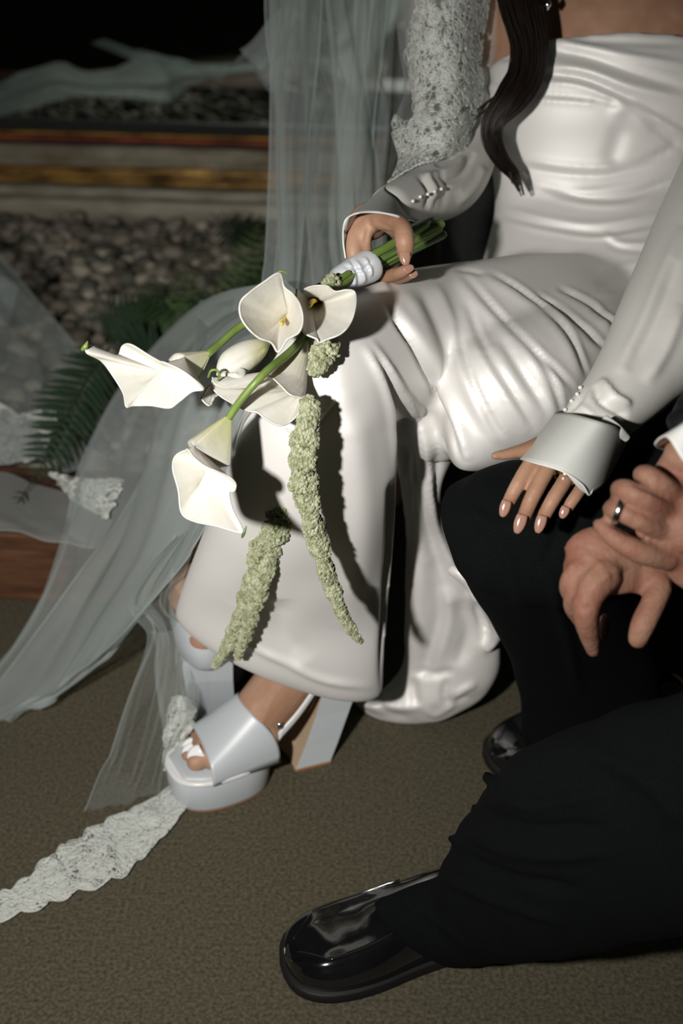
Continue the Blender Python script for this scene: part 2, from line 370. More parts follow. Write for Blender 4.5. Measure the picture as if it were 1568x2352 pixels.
# gilt mirror leaning behind the gravel
mir = thing('gilt_mirror', rot(np.array([0, 2.92, 0.1])), 'large dark mirror in a worn gilt frame with cream and red lines behind the gravel', 'mirror')
def rail(name, prof, mt, x0=-1.9, x1=1.9, n=60, wob=0.0006):
    pf = np.array(prof); xs = np.linspace(x0, x1, n); rg = []
    for x in xs:
        j = wob*rng.normal(0, 1, (len(pf), 2)); rg.append(rot(np.column_stack([np.full(len(pf), x), pf[:, 0]+j[:, 0], pf[:, 1]+j[:, 1]])))
    V, F = rings_mesh(np.array(rg)); return obj(name, V, F, mt, mir)
def bead(yc, z0, z1, dep):
    zc, h = (z0+z1)/2, (z1-z0)/2; a = np.linspace(-np.pi/2, np.pi/2, 9)
    return [(yc-dep*np.cos(t), zc+h*np.sin(t)) for t in a]+[(yc+0.05, z1), (yc+0.05, z0)]
rail('foot_rail', [(2.862, .10), (2.862, .150), (2.868, .153), (2.95, .153), (2.95, .10)], M['cream'])
rail('cream_bead', bead(2.868, .158, .185, .014), M['cream'])
rail('gilt_bead', bead(2.878, .189, .203, .010), M['gilt']); rail('gilt_bead', bead(2.874, .205, .218, .008), M['gilt'])
rail('dashed_gilt_rail', bead(2.868, .219, .234, .012), M['gilt'], wob=0.002)
rail('cove_panel', [(2.868, .234), (2.884, .243), (2.892, .256), (2.895, .272), (2.97, .272), (2.97, .234)], M['cove'])
rail('dark_groove', [(2.905, .272), (2.905, .284), (2.97, .284), (2.97, .272)], M['darkwood'])
rail('red_bead', bead(2.898, .284, .297, .009), M['redline'])
rail('gilt_fillet', bead(2.900, .298, .306, .006), M['gilt'])
rail('inner_edge', [(2.902, .306), (2.902, .322), (2.97, .322), (2.97, .306)], M['darkwood'])
Vb, Fb = box(-1.9, 1.9, 2.93, 2.94, .31, 2.3); obj('mirror_glass', rot(Vb), Fb, M['mirror'], mir, smooth=False)
for x0 in (-2.05, 1.9):
    Vb, Fb = box(x0, x0+.15, 2.87, 2.98, .10, 2.45, bev=.012); obj('frame_stile', rot(Vb), Fb, M['gilt'], mir)
Vb, Fb = box(-2.05, 2.05, 2.87, 2.98, 2.3, 2.46, bev=.012); obj('frame_top_rail', rot(Vb), Fb, M['gilt'], mir)
kn = ell(rot(onY(365, 390, 2.89))*0+np.array(onY(365, 390, 2.91)), (.005, .004, .008), ICO2)
obj('nail_hole', kn[0], kn[1], M['darkwood'], mir)

# bench the couple sits on
bench = thing('leather_bench', (0.85, 1.6, 0), 'black padded leather bench on a brown wooden plinth under the couple', 'bench')
Vb, Fb = box(0.34, 1.7, 1.25, 1.85, 0, 0.10, bev=.006); obj('plinth', Vb, Fb, M['wood'], bench)
Vb, Fb = box(0.16, 1.75, 1.33, 1.95, 0.105, 0.345, bev=.03); obj('seat_cushion', Vb, Fb, M['leather'], bench)
Vb, Fb = box(0.16, 1.75, 1.87, 2.02, 0.105, 0.80, bev=.04); obj('backrest', Vb, Fb, M['leather'], bench)

# ---------------------------------------------------------------- ferns
def leaf_mesh(name, curl, wd=0.22):
    n = 5; V = []; 
    for i in range(n+1):
        t = i/n; w_ = wd*math.sin(math.pi*min(1, t*0.86+0.14))**0.8*(1-t*0.25) if i < n else 0.01
        z = -curl*t*t
        V += [(t, -w_*.5, z-.03*w_), (t, 0, z+.04), (t, w_*.5, z-.03*w_)]
    F = []
    for i in range(n):
        a = i*3; F += [(a, a+3, a+4, a+1), (a+1, a+4, a+5, a+2)]
    return new_mesh(name, V, F)
LEAF = {}
def frond(parent, pts, width, n, mt, key, tw=0.0, flipn=False):
    """pts (px,py,d) along the rachis; width (m) of the longest leaflet"""
    c = cr(PA(np.array(pts, float)), n+2); t = nrm(np.gradient(c, axis=0))
    rad = np.linspace(0.0022, 0.0006, len(c)); V, F = limb(np.column_stack([c, rad]), n=len(c), m=6, px=False)
    fr = obj('frond', V, F, mt, parent)
    if key not in LEAF: LEAF[key] = leaf_mesh('leaflet', 0.18); LEAF[key].materials.append(mt)
    for i in range(1, n+1):
        s = i/n; L = width*(math.sin(math.pi*min(1, s*0.9+0.22))**0.8 if s < .93 else .25)*rng.uniform(.9, 1.06)
        vw = nrm(c[i]-CP); side = nrm(np.cross(t[i], vw)); side = nrm(side*math.cos(tw)+vw*math.sin(tw))
        for sg in (-1, 1):
            d_ = nrm(side*sg+t[i]*0.45+rng.normal(0, .05, 3)); nn = nrm(np.cross(d_, t[i])*sg*-1); bb = np.cross(nn, d_)
            o = bpy.data.objects.new('leaflet', LEAF[key]); C.objects.link(o); o.parent = fr
            mw = Matrix(((d_[0]*L, bb[0]*L*1.0, nn[0]*L, c[i][0]), (d_[1]*L, bb[1]*L*1.0, nn[1]*L, c[i][1]), (d_[2]*L, bb[2]*L*1.0, nn[2]*L, c[i][2]), (0, 0, 0, 1)))
            o.matrix_local = mw
    return fr
f1 = thing('fern', ground(150, 1110, .13), 'dark fern frond with toothed leaflets leaning over the curb at the far left', 'fern')
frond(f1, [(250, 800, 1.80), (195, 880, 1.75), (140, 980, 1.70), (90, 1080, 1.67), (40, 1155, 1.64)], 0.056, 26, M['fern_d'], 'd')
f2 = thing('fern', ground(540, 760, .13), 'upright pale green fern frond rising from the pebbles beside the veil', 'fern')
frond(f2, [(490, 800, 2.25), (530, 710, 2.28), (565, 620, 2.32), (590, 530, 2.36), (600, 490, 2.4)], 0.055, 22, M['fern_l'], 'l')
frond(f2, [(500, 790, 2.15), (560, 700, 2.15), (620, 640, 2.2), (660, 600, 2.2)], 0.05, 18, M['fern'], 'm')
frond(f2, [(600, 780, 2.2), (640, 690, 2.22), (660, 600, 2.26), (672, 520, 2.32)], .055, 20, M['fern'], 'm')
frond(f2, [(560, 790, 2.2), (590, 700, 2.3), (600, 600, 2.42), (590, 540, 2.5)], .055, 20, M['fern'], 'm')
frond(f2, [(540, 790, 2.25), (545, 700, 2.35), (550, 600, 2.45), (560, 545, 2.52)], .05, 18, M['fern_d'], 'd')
f3 = thing('fern', ground(380, 800, .13), 'low spreading green fern among the pebbles above the lilies', 'fern')
for pts, kk, mt in (([(370, 800, 2.1), (360, 730, 2.15), (370, 660, 2.2), (400, 590, 2.3)], 'm', M['fern']),
                    ([(400, 790, 2.1), (440, 720, 2.12), (430, 640, 2.2), (415, 590, 2.25)], 'l', M['fern_l']),
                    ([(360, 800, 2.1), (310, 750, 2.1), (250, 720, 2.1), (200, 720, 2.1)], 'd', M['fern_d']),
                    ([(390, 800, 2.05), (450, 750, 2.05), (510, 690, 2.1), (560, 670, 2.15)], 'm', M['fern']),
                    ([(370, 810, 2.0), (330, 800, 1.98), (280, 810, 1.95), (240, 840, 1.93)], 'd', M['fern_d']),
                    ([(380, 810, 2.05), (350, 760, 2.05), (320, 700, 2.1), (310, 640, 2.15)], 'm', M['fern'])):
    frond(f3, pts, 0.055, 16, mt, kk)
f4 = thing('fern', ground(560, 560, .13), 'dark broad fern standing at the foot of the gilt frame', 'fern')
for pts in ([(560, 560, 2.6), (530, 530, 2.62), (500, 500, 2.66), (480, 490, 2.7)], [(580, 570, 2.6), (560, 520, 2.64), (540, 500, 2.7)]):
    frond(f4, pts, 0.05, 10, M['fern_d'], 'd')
exec_parts = True
# ================================================================ BRIDE
bride = thing('person', (0.3, 1.45, 0), 'seated bride in ivory satin off-shoulder gown and platform heels holding the lily bouquet', 'person')
FD = []
# ---- body (one continuous surface)
B = []
B.append(loft([(1150, 900, 1.47, 1640, 900, 1.47, .55), (1150, 700, 1.46, 1640, 700, 1.46, .55), (1170, 480, 1.47, 1620, 480, 1.47, .52), (1140, 250, 1.45, 1640, 250, 1.45, .58),
               (1130, 110, 1.455, 1670, 110, 1.455, .60), (1130, 60, 1.46, 1665, 60, 1.46, .58), (1110, -60, 1.49, 1680, -60, 1.49, .55), (1080, -200, 1.52, 1710, -200, 1.52, .42), (1150, -300, 1.54, 1640, -300, 1.54, .32),
               (1310, -340, 1.55, 1490, -340, 1.55, .6), (1320, -420, 1.56, 1480, -420, 1.56, .8)], 60, 40))
# right arm and hand holding the stems
B.append(limb([(1120, -210, 1.52, 80), (1070, -60, 1.50, 76), (1065, 150, 1.47, 66), (1075, 330, 1.44, 50), (1045, 410, 1.385, 44), (960, 460, 1.29, 34), (890, 482, 1.205, 30), (862, 496, 1.175, 34)], 50, 20))
B.append(limb([(876, 492, 1.19, 34), (855, 504, 1.165, 44), (835, 520, 1.155, 42), (822, 545, 1.15, 30)], 20, 20, flat=.7))      # palm
B.append(limb([(835, 505, 1.165, 34), (817, 540, 1.15, 25), (812, 580, 1.145, 21), (822, 618, 1.15, 18), (842, 640, 1.155, 15)], 24, 14))  # thumb side
B.append(limb([(850, 512, 1.15, 26), (836, 540, 1.145, 20), (838, 575, 1.15, 17), (850, 600, 1.155, 14)], 20, 14))
B.append(limb([(862, 500, 1.15, 28), (893, 508, 1.115, 23), (921, 520, 1.092, 22), (929, 552, 1.084, 23.5), (930, 578, 1.088, 19), (930, 596, 1.094, 13.5)], 30, 16))   # index
B.append(limb([(850, 502, 1.155, 24), (885, 515, 1.13, 17), (915, 540, 1.16, 17), (925, 575, 1.19, 17)], 24, 14))
B.append(limb([(925, 560, 1.19, 17), (905, 600, 1.19, 17), (890, 632, 1.165, 15), (915, 628, 1.135, 15), (938, 616, 1.12, 12)], 28, 14))
B.append(limb([(930, 580, 1.2, 16), (905, 625, 1.2, 15), (905, 640, 1.17, 14), (930, 636, 1.145, 13), (949, 627, 1.13, 10.5)], 26, 14))
B.append(limb([(865, 640, 1.175, 8), (885, 637, 1.16, 14), (908, 628, 1.14, 15)], 14, 12))
# left arm and hand on the groom's knee
B.append(limb([(1680, -210, 1.52, 80), (1740, 0, 1.45, 72), (1700, 300, 1.30, 68), (1600, 560, 1.19, 66), (1500, 800, 1.10, 60), (1430, 905, 1.065, 44), (1385, 972, 1.04, 36)], 50, 20))
B.append(limb([(1385, 975, 1.035, 38), (1340, 1004, 1.01, 60), (1300, 1035, 1.0, 66), (1290, 1050, 1.0, 62)], 20, 24, flat=.36))
def finger(pts, **k): return limb(pts, 28, 16, **k)
BL = [[(1245, 1030, .995, 17), (1212, 1074, .982, 18), (1183, 1124, .977, 17.5), (1167, 1155, .985, 15.5), (1158, 1174, .992, 11.5)],
      [(1283, 1035, .995, 18), (1256, 1080, .978, 19), (1221, 1144, .970, 18.5), (1202, 1190, .980, 16.5), (1192, 1212, .988, 12)],
      [(1320, 1050, .995, 17), (1299, 1100, .980, 18), (1268, 1150, .972, 17.5), (1247, 1190, .980, 16), (1239, 1211, .988, 11.5)],
      [(1352, 1075, 1.0, 15), (1336, 1118, .988, 15.5), (1312, 1153, .982, 14.5), (1300, 1172, .988, 13), (1294, 1181, .992, 10.5)]]
for q in BL: B.append(finger(q))
B.append(limb([(1345, 990, 1.035, 34), (1270, 1012, 1.02, 26), (1215, 1030, 1.005, 18), (1170, 1042, .995, 14), (1135, 1047, .99, 10)], 28, 14))
# legs under the gown
B.append(limb([(1250, 800, 1.42, 150), (950, 830, 1.25, 135), (760, 870, 1.14, 105), (700, 1050, 1.18, 85), (670, 1250, 1.27, 84)], 50, 24))
B.append(limb([(1450, 850, 1.45, 130), (1250, 900, 1.27, 115), (1140, 925, 1.22, 92), (1000, 1010, 1.325, 62), (880, 1110, 1.36, 60), (700, 1300, 1.44, 55)], 50, 24))
def shoe_frame(ball, direction):
    f = nrm(np.array([*direction, 0.])); s = np.array([-f[1], f[0], 0.]); O = np.array([ball[0], ball[1], 0.])
    return lambda a: O+np.asarray(a, float)[..., 0:1]*f+np.asarray(a, float)[..., 1:2]*s+np.asarray(a, float)[..., 2:3]*np.array([0, 0, 1.])
SH1 = ((-.136, 1.078), (-.88, -.47)); SH2 = ((-.172, 1.29), (-.10, 1.0))
def foot(T, shin_end, sd=1):
    def L(pts, **k):
        p = np.array(pts, float); B.append(limb(np.column_stack([T(p[:, :3]), p[:, 3]]), px=False, **k))
    upv = [0, 0, 1.]
    p = np.array([(-.150, 0, .235, .031), (-.142, 0, .205, .032), (-.125, 0, .175, .034), (-.085, 0, .126, .034), (-.045, 0, .083, .0335), (-.02, 0, .069, .028), (0, 0, .064, .025), (.018, 0, .060, .022)], float)
    a = np.column_stack([T(p[:, :3]), p[:, 3]]); s_ = P(*shin_end[:3]); a = np.vstack([np.append(s_, shin_end[3]*shin_end[2]/FPX), a]); B.append(limb(a, 60, 24, px=False))
    L([(-.175, 0, .185, .022), (-.150, 0, .175, .028), (-.12, 0, .165, .028)], n=14, m=16)
    L([(-.05, .002, .074, .038), (0, .002, .062, .039), (.022, .002, .060, .034)], n=14, m=24, flat=.55, up=upv)
    for (x0, y0, x1, y1, r, z) in ((.01, .018, .043, .016, .0125, .061), (.015, .002, .046, -.002, .0082, .058), (.012, -.010, .042, -.013, .0075, .057), (.008, -.020, .035, -.023, .007, .056), (0, -.030, .025, -.031, .0065, .056)):
        L([(x0, y0*sd, z+.002, r*1.05), ((x0+x1)/2, (y0+y1)/2*sd, z+.002, r*.92), (x1, y1*sd, z, r*.9)], n=16, m=12)
foot(shoe_frame(*SH1), (665, 1300, 1.30, 80)); foot(shoe_frame(*SH2), (700, 1300, 1.44, 52), -1)
me = remesh(B, 0.0018, 2)
ss = []
for q in BL:    # knuckle creases
    for k, ww in ((1.9, 3), (3.0, 3)):
        a = cr(np.array(q)[:, :2], 101)[int(k/4*100)]; b = cr(np.array(q)[:, :2], 101)[int(k/4*100)+3]; t = nrm(b-a); n = np.array([-t[1], t[0]])
        for off in (-5, 0, 5): ss.append(([a-n*12+t*off, a+n*12+t*off], 2.2, -.0004))
ss += [([(858, 505), (880, 515), (900, 527)], 4, -.0012), ([(845, 520), (838, 560)], 4, -.0015), ([(910, 570), (945, 570)], 3, -.0004), ([(905, 535), (945, 535)], 3, -.0004)]
ss += [([(590, 1600), (560, 1660), (530, 1700)], 9, .0012), ([(625, 1600), (600, 1660), (575, 1700)], 9, .001)]
strokes(me, ss)
me.materials.append(M['skin']); body = obj('body', me, None, None, bride)
# nails
def nail(par, tip, back, d, wpx, mt=None, lift=.0, name='fingernail', nrm_off=0.0):
    mt = mt or M['nail']
    a = P(back[0], back[1], d); b = P(tip[0], tip[1], d); t = nrm(b-a); vw = -nrm(a-CP); s = nrm(np.cross(t, vw)); up = np.cross(s, t); L = np.linalg.norm(b-a); wd = wpx*d/FPX
    V = []; n, m_ = 9, 9
    for i in range(n):
        f = i/(n-1); ww = wd*(math.sqrt(max(0, 1-((f-.35)/.68)**2)) if f > .35 else (.86+.14*math.sin(f/.35*math.pi/2)))
        for j in range(m_):
            g = -1+2*j/(m_-1); V.append(a+t*L*f+s*ww*g+up*(wd*.55*(math.sqrt(max(0, 1-.75*g*g))-1)+lift-0.3*wd*f*f))
    F = [(i*m_+j, i*m_+j+1, (i+1)*m_+j+1, (i+1)*m_+j) for i in range(n-1) for j in range(m_-1)]
    o = obj(name, np.array(V), F, mt, par); solid(o, .0006); return o
for (tx, ty), (bx_, by_), d_, w_ in (((1153, 1187), (1164, 1150), .974, 12), ((1186, 1225), (1200, 1182), .968, 13.5), ((1234, 1224), (1246, 1184), .968, 12.5), ((1289, 1190), (1300, 1164), .976, 10.5)):
    nail(bride, (tx, ty), (bx_, by_), d_, w_)
nail(bride, (931, 608), (929, 576), 1.081, 13); nail(bride, (950, 612), (928, 622), 1.113, 9.5); nail(bride, (959, 626), (940, 633), 1.123, 9)
TF = shoe_frame(*SH1)
for (x1, y1, r, z) in ((.043, .016, .0125, .061), (.046, -.002, .0082, .058), (.042, -.013, .0075, .057)):
    a_ = TF(np.array([[x1-.009, y1, z+r*.98], [x1+r*.75, y1, z+r*.60]])); xx, yy, dd = proj(a_)
    nail(bride, (xx[1], yy[1]), (xx[0], yy[0]), dd.mean()-.002, r*.8*FPX/1.4, M['toenail'], name='toenail')
for (tx, ty), (bx_, by_), d_, w_ in () and (((456, 1744), (484, 1728), 1.361, 15), ((440, 1722), (452, 1716), 1.376, 7.5), ((434, 1702), (445, 1698), 1.385, 7)):
    nail(bride, (tx, ty), (bx_, by_), d_, w_, M['toenail'], name='toenail')
# rings
def ring_obj(par, c, axis, r, th, mt, name='ring', wd=1.6, label=None):
    axis = nrm(axis); a = nrm(np.cross(axis, [0.3, 0.2, 1])); b = np.cross(axis, a); rg = []
    for t in np.linspace(0, 2*np.pi, 40, endpoint=False):
        e = a*math.cos(t)+b*math.sin(t); rg.append([c+e*(r+th*math.cos(q))+axis*th*wd*math.sin(q) for q in np.linspace(0, 2*np.pi, 10, endpoint=False)])
    rg = np.array(rg); n, m_ = rg.shape[:2]
    F = [(i*m_+j, ((i+1) % n)*m_+j, ((i+1) % n)*m_+(j+1) % m_, i*m_+(j+1) % m_) for i in range(n) for j in range(m_)]
    return obj(name, rg.reshape(-1, 3), F, mt, par, label=label)
r1 = ring_obj(bride, P(1295, 1099, .981), P(1266, 1150, .972)-P(1294, 1100, .980), .0079, .0009, M['gold'], label='thin gold ring')
V, F = ell(P(1293, 1099, .9725), (.0012, .0012, .0012), ICO2); obj('ring_stone', V, F, M['pearl'], r1)

# ---- gown (torso, thighs, skirt and train joined in one satin surface)
G = []
G.append(loft([(1130, 930, 1.46, 1700, 930, 1.46, .55), (1090, 800, 1.44, 1720, 800, 1.44, .62), (1085, 690, 1.44, 1720, 690, 1.44, .62), (1115, 570, 1.45, 1680, 570, 1.45, .60), (1136, 470, 1.455, 1655, 470, 1.455, .58),
               (1122, 350, 1.445, 1668, 350, 1.445, .62), (1108, 250, 1.435, 1682, 250, 1.435, .68), (1108, 185, 1.437, 1688, 182, 1.437, .67), (1110, 165, 1.438, 1690, 160, 1.438, .66)], 60, 64))
G.append(limb([(1290, 760, 1.42, 185), (1120, 770, 1.34, 172), (950, 790, 1.24, 168), (800, 835, 1.15, 160), (738, 868, 1.12, 150)], 40, 40))
G.append(limb([(1500, 830, 1.42, 185), (1330, 850, 1.30, 180), (1210, 885, 1.205, 160), (1140, 905, 1.18, 148)], 40, 40))
G.append(loft([(1640, 640, 1.46, 1660, 1020, 1.44, .45), (1480, 610, 1.42, 1500, 1030, 1.38, .5), (1330, 590, 1.37, 1340, 1040, 1.29, .52), (1190, 592, 1.32, 1200, 1062, 1.21, .52), (1090, 606, 1.275, 1115, 1078, 1.17, .5), (1010, 640, 1.24, 1062, 1074, 1.155, .42), (965, 700, 1.22, 1030, 1050, 1.165, .3)], 50, 60))
G.append(limb([(1080, 800, 1.30, 150), (1050, 900, 1.24, 140), (1000, 960, 1.24, 110)], 20, 30))
# lower skirt, hollow at the hem
G.append(loft([(700, 740, 1.12, 860, 760, 1.15, .8), (585, 850, 1.115, 890, 820, 1.125, .8), (555, 960, 1.13, 905, 960, 1.13, .68), (505, 1120, 1.18, 912, 1120, 1.18, .6), (455, 1250, 1.25, 905, 1260, 1.25, .48),
               (420, 1340, 1.31, 893, 1400, 1.31, .38), (402, 1396, 1.345, 884, 1520, 1.345, .33), (399, 1402, 1.35, 880, 1590, 1.372, .30), (415, 1402, 1.352, 868, 1582, 1.372, .25), (430, 1360, 1.33, 865, 1480, 1.345, .20), (480, 1300, 1.30, 850, 1380, 1.32, .12)], 70, 72))
# train falling behind the knee to the floor
G.append(loft([(880, 830, 1.22, 1060, 860, 1.24, .7), (905, 960, 1.25, 1060, 1000, 1.27, .6), (915, 1100, 1.30, 1015, 1120, 1.31, .9), (926, 1220, 1.36, 1040, 1230, 1.37, .5), (926, 1330, 1.41, 1095, 1330, 1.41, .45),
               (926, 1430, 1.455, 1140, 1430, 1.45, .42), (920, 1530, 1.50, 1152, 1500, 1.47, .42), (860, 1600, 1.53, 1140, 1560, 1.49, .40), (820, 1612, 1.54, 1095, 1600, 1.50, .4), (870, 1640, 1.535, 1050, 1640, 1.51, .3), (930, 1655, 1.53, 1010, 1662, 1.515, .2)], 60, 48))
G.append(limb([(815, 1603, 1.56, 14), (870, 1628, 1.55, 26), (950, 1640, 1.53, 26), (1020, 1620, 1.52, 30), (1090, 1580, 1.50, 32), (1130, 1520, 1.48, 24)], 30, 16))
G.append(limb([(1030, 1310, 1.36, 14), (1075, 1330, 1.36, 22), (1115, 1380, 1.38, 24), (1140, 1440, 1.42, 22), (1120, 1490, 1.44, 16)], 30, 14))
gm = remesh(G, 0.0029, 24)
gs = []
# bodice: draped band sweeping down to the right
gs += [([(1245, 92), (1330, 105), (1450, 130), (1580, 150)], 9, .004), ([(1250, 115), (1340, 128), (1450, 165), (1580, 205)], 11, -.005), ([(1245, 150), (1350, 165), (1450, 200), (1590, 232)], 12, .005),
       ([(1240, 170), (1330, 178), (1420, 215), (1590, 300)], 9, -.005), ([(1235, 187), (1330, 195), (1430, 235), (1590, 330)], 7, .004), ([(1220, 218), (1300, 222), (1380, 232), (1440, 240)], 5, -.003),
       ([(1225, 228), (1300, 232), (1400, 238)], 5, .003), ([(1430, 235), (1490, 275), (1590, 360)], 8, -.005), ([(1440, 225), (1500, 262), (1590, 325)], 6, .004), ([(1300, 90), (1420, 95), (1580, 100)], 8, -.003)]
gs += [([(1110, 70), (1110, 150), (1125, 200)], 8, -.004), ([(1120, 195), (1150, 205), (1180, 200)], 7, .004), ([(1115, 100), (1150, 110), (1180, 112)], 7, .004), ([(1115, 120), (1150, 130), (1180, 130)], 7, -.004)]
# ribs and waist creases
for (a, b, c, e, h, wd) in ((1190, 365, 1400, 385, .003, 9), (1180, 380, 1400, 400, -.003, 9), (1150, 425, 1350, 440, .002, 8), (1140, 475, 1380, 515, .0035, 7), (1140, 490, 1380, 535, -.003, 7), (1150, 505, 1400, 545, .003, 6)):
    gs.append(([(a, b), ((a+c)/2, (b+e)/2+8), (c, e), (1545, e-30)], wd, h))
gs += [([(1240, 430), (1350, 455), (1450, 450), (1550, 410)], 8, -.004), ([(1240, 445), (1350, 470), (1450, 468), (1550, 430)], 8, .003), ([(1400, 385), (1480, 370), (1560, 335)], 9, -.004), ([(1385, 530), (1410, 555), (1460, 562), (1560, 555)], 6, .0035), ([(1390, 545), (1420, 568), (1500, 575), (1560, 572)], 6, -.003),
       ([(1400, 265), (1445, 250), (1500, 300)], 16, .003), ([(1430, 285), (1400, 380)], 20, -.003)]
# belly folds from the right hip
for k in range(6):
    y0 = 590+k*32; gs.append(([(1370-6*k, y0+30), (1430, y0+22), (1490, y0+10), (1545, y0-4)], 8, .0022*(-1)**k))
# crisp folds fanning from the hip across the lap: narrow valleys beside broad ridges
for pl_ in ([(1072, 690), (1112, 795), (1183, 910), (1230, 985)], [(1045, 740), (1081, 857), (1125, 960), (1160, 1010)], [(1058, 622), (1147, 724), (1249, 826), (1322, 898)], [(1227, 672), (1316, 733), (1400, 806)], [(1120, 622), (1209, 679), (1298, 762), (1352, 866)],
            [(1218, 795), (1262, 870), (1290, 950)], [(1150, 775), (1200, 860), (1262, 955)], [(1280, 660), (1360, 705), (1430, 770)]):
    gs.append((pl_, 5.5, -.0042)); gs.append(([(x+9, y-5) for x, y in pl_], 6, .0022)); gs.append(([(x-14, y+9) for x, y in pl_], 13, .0030))
gs += [([(1041, 610), (1060, 600), (1085, 605)], 5, .004), ([(1050, 618), (1080, 622), (1110, 632)], 4, -.003)]
# valley between the thighs and soft folds of the near thigh
gs += [([(889, 697), (925, 752), (961, 812), (1018, 946), (1062, 1078)], 6, -.010), ([(905, 690), (975, 808), (1035, 946), (1072, 1060)], 16, .004), ([(930, 670), (960, 730), (990, 800), (1010, 860)], 16, .004), ([(965, 660), (1005, 750), (1040, 850)], 12, -.003), ([(1000, 650), (1030, 720), (1060, 800)], 12, .003), ([(870, 640), (900, 690)], 8, .003)]
gs += [([(835, 790), (880, 880), (905, 980), (915, 1100)], 9, .006), ([(850, 780), (895, 850), (940, 930), (960, 1040), (975, 1150), (1010, 1300)], 8, .007), ([(860, 810), (900, 890), (930, 1000), (935, 1120), (940, 1300)], 7, -.007),
       ([(930, 900), (965, 960), (985, 1060), (995, 1180), (1030, 1280), (1075, 1340)], 7, .007), ([(925, 930), (950, 1030), (968, 1150), (1000, 1280), (1040, 1370)], 9, -.008), ([(985, 940), (1005, 1050), (1000, 1150)], 7, -.006)]
# skirt front: broad soft column, slit on its right
gs += [([(915, 1130), (912, 1250), (900, 1400), (893, 1590)], 15, -.030, 1), ([(640, 1380), (650, 1450), (700, 1520)], 26, -.006), ([(560, 1480), (650, 1520), (740, 1560), (860, 1580)], 7, .004), ([(600, 1200), (600, 1300), (560, 1400)], 40, -.004),
       ([(780, 900), (820, 1050), (830, 1250), (800, 1450)], 40, .006)]
# train folds
gs += [([(955, 1150), (965, 1260), (960, 1400), (945, 1540)], 20, 0.0048), ([(990, 1290), (1010, 1400), (985, 1500), (965, 1560)], 15, -0.0054), ([(1020, 1350), (1030, 1430), (1000, 1530)], 15, 0.0042), ([(1050, 1380), (1075, 1450), (1050, 1530)], 15, -0.0060),
       ([(1090, 1380), (1110, 1440), (1110, 1500)], 11, -0.0084), ([(1070, 1360), (1100, 1380), (1130, 1430)], 8, 0.0048), ([(950, 1545), (1000, 1550), (1040, 1540)], 7, -0.0054), ([(945, 1560), (950, 1600), (960, 1620)], 10, -0.0060), ([(1025, 1560), (1020, 1600), (1035, 1620)], 7, -0.0054),
       ([(870, 1595), (900, 1620), (960, 1628)], 8, 0.0036), ([(860, 1605), (890, 1640), (940, 1650)], 7, -0.0030), ([(1040, 1600), (1070, 1580), (1095, 1570)], 8, 0.0042), ([(1040, 1615), (1075, 1600)], 6, -0.0036), ([(975, 1625), (1000, 1640), (1050, 1610)], 7, 0.0030)]
def soft(V, N, x, y, d):
    a = .0012*np.sin(V[:, 0]*60+np.sin(V[:, 2]*31)*1.5+V[:, 1]*21)
    return a*np.clip((y-560)/200, 0, 1)*np.where(y > 1000, .7, 1.2)
strokes(gm, gs, soft, post=5)
gm.materials.append(M['satin']); gown = obj('gown', gm, None, None, bride, label='ivory satin gown')

# ---- sleeves
SLV = []
def surf_depth(o, x, y, dflt):
    V, N, E = mesh_np(o.data); a, b, d = proj(V); k = (np.hypot(a-x, b-y) < 7)
    return d[k].min() if k.any() else 1e3
def cloth(name, parts, vox, ss, mt, par, it=4, post=2, label=None, ex=None):
    me = remesh(parts, vox, it); strokes(me, ss, ex, post=post); me.materials.append(mt); return obj(name, me, None, None, par, label=label)
rs = [([(1090, 350), (1060, 400), (1020, 420)], 7, -.005), ([(1110, 380), (1095, 420), (1050, 470)], 8, .004), ([(1070, 360), (1030, 390), (960, 410)], 6, .004), ([(1040, 355), (1000, 380)], 6, -.004), ([(1060, 440), (1020, 450), (980, 470)], 9, -.003),
      ([(960, 400), (985, 440), (975, 480)], 5, -.004), ([(975, 395), (1000, 440), (985, 480)], 5, .003), ([(1000, 390), (1030, 430), (1010, 480)], 6, -.002), ([(960, 60), (955, 200), (975, 330)], 9, .004), ([(990, 100), (1000, 240), (1020, 340)], 8, -.004)]
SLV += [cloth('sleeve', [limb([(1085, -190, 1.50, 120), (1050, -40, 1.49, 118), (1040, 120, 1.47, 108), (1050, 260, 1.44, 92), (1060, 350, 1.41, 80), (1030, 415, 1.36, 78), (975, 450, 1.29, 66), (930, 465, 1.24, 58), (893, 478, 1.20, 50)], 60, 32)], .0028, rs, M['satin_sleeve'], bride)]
ls = [([(1568, 520), (1520, 640), (1470, 760), (1420, 860)], 16, .004), ([(1555, 600), (1500, 740), (1440, 850)], 14, -.004), ([(1345, 890), (1330, 920), (1300, 950)], 4, -.003), ([(1365, 885), (1380, 920), (1420, 945), (1440, 960)], 7, -.007), ([(1380, 870), (1410, 910), (1450, 930)], 8, .006),
      ([(1290, 962), (1340, 978), (1400, 980)], 4, -.004), ([(1300, 955), (1350, 968), (1400, 965)], 5, .003), ([(1330, 930), (1370, 960)], 6, .003), ([(1568, 700), (1530, 800), (1480, 880)], 14, .004)]
SLV += [cloth('sleeve', [limb([(1700, -180, 1.50, 125), (1760, 20, 1.43, 125), (1725, 300, 1.28, 128), (1632, 560, 1.17, 140), (1535, 760, 1.10, 128), (1458, 868, 1.065, 100), (1395, 938, 1.04, 80), (1362, 968, 1.03, 74)], 60, 32)], .0028, ls, M['satin_sleeve'], bride)]
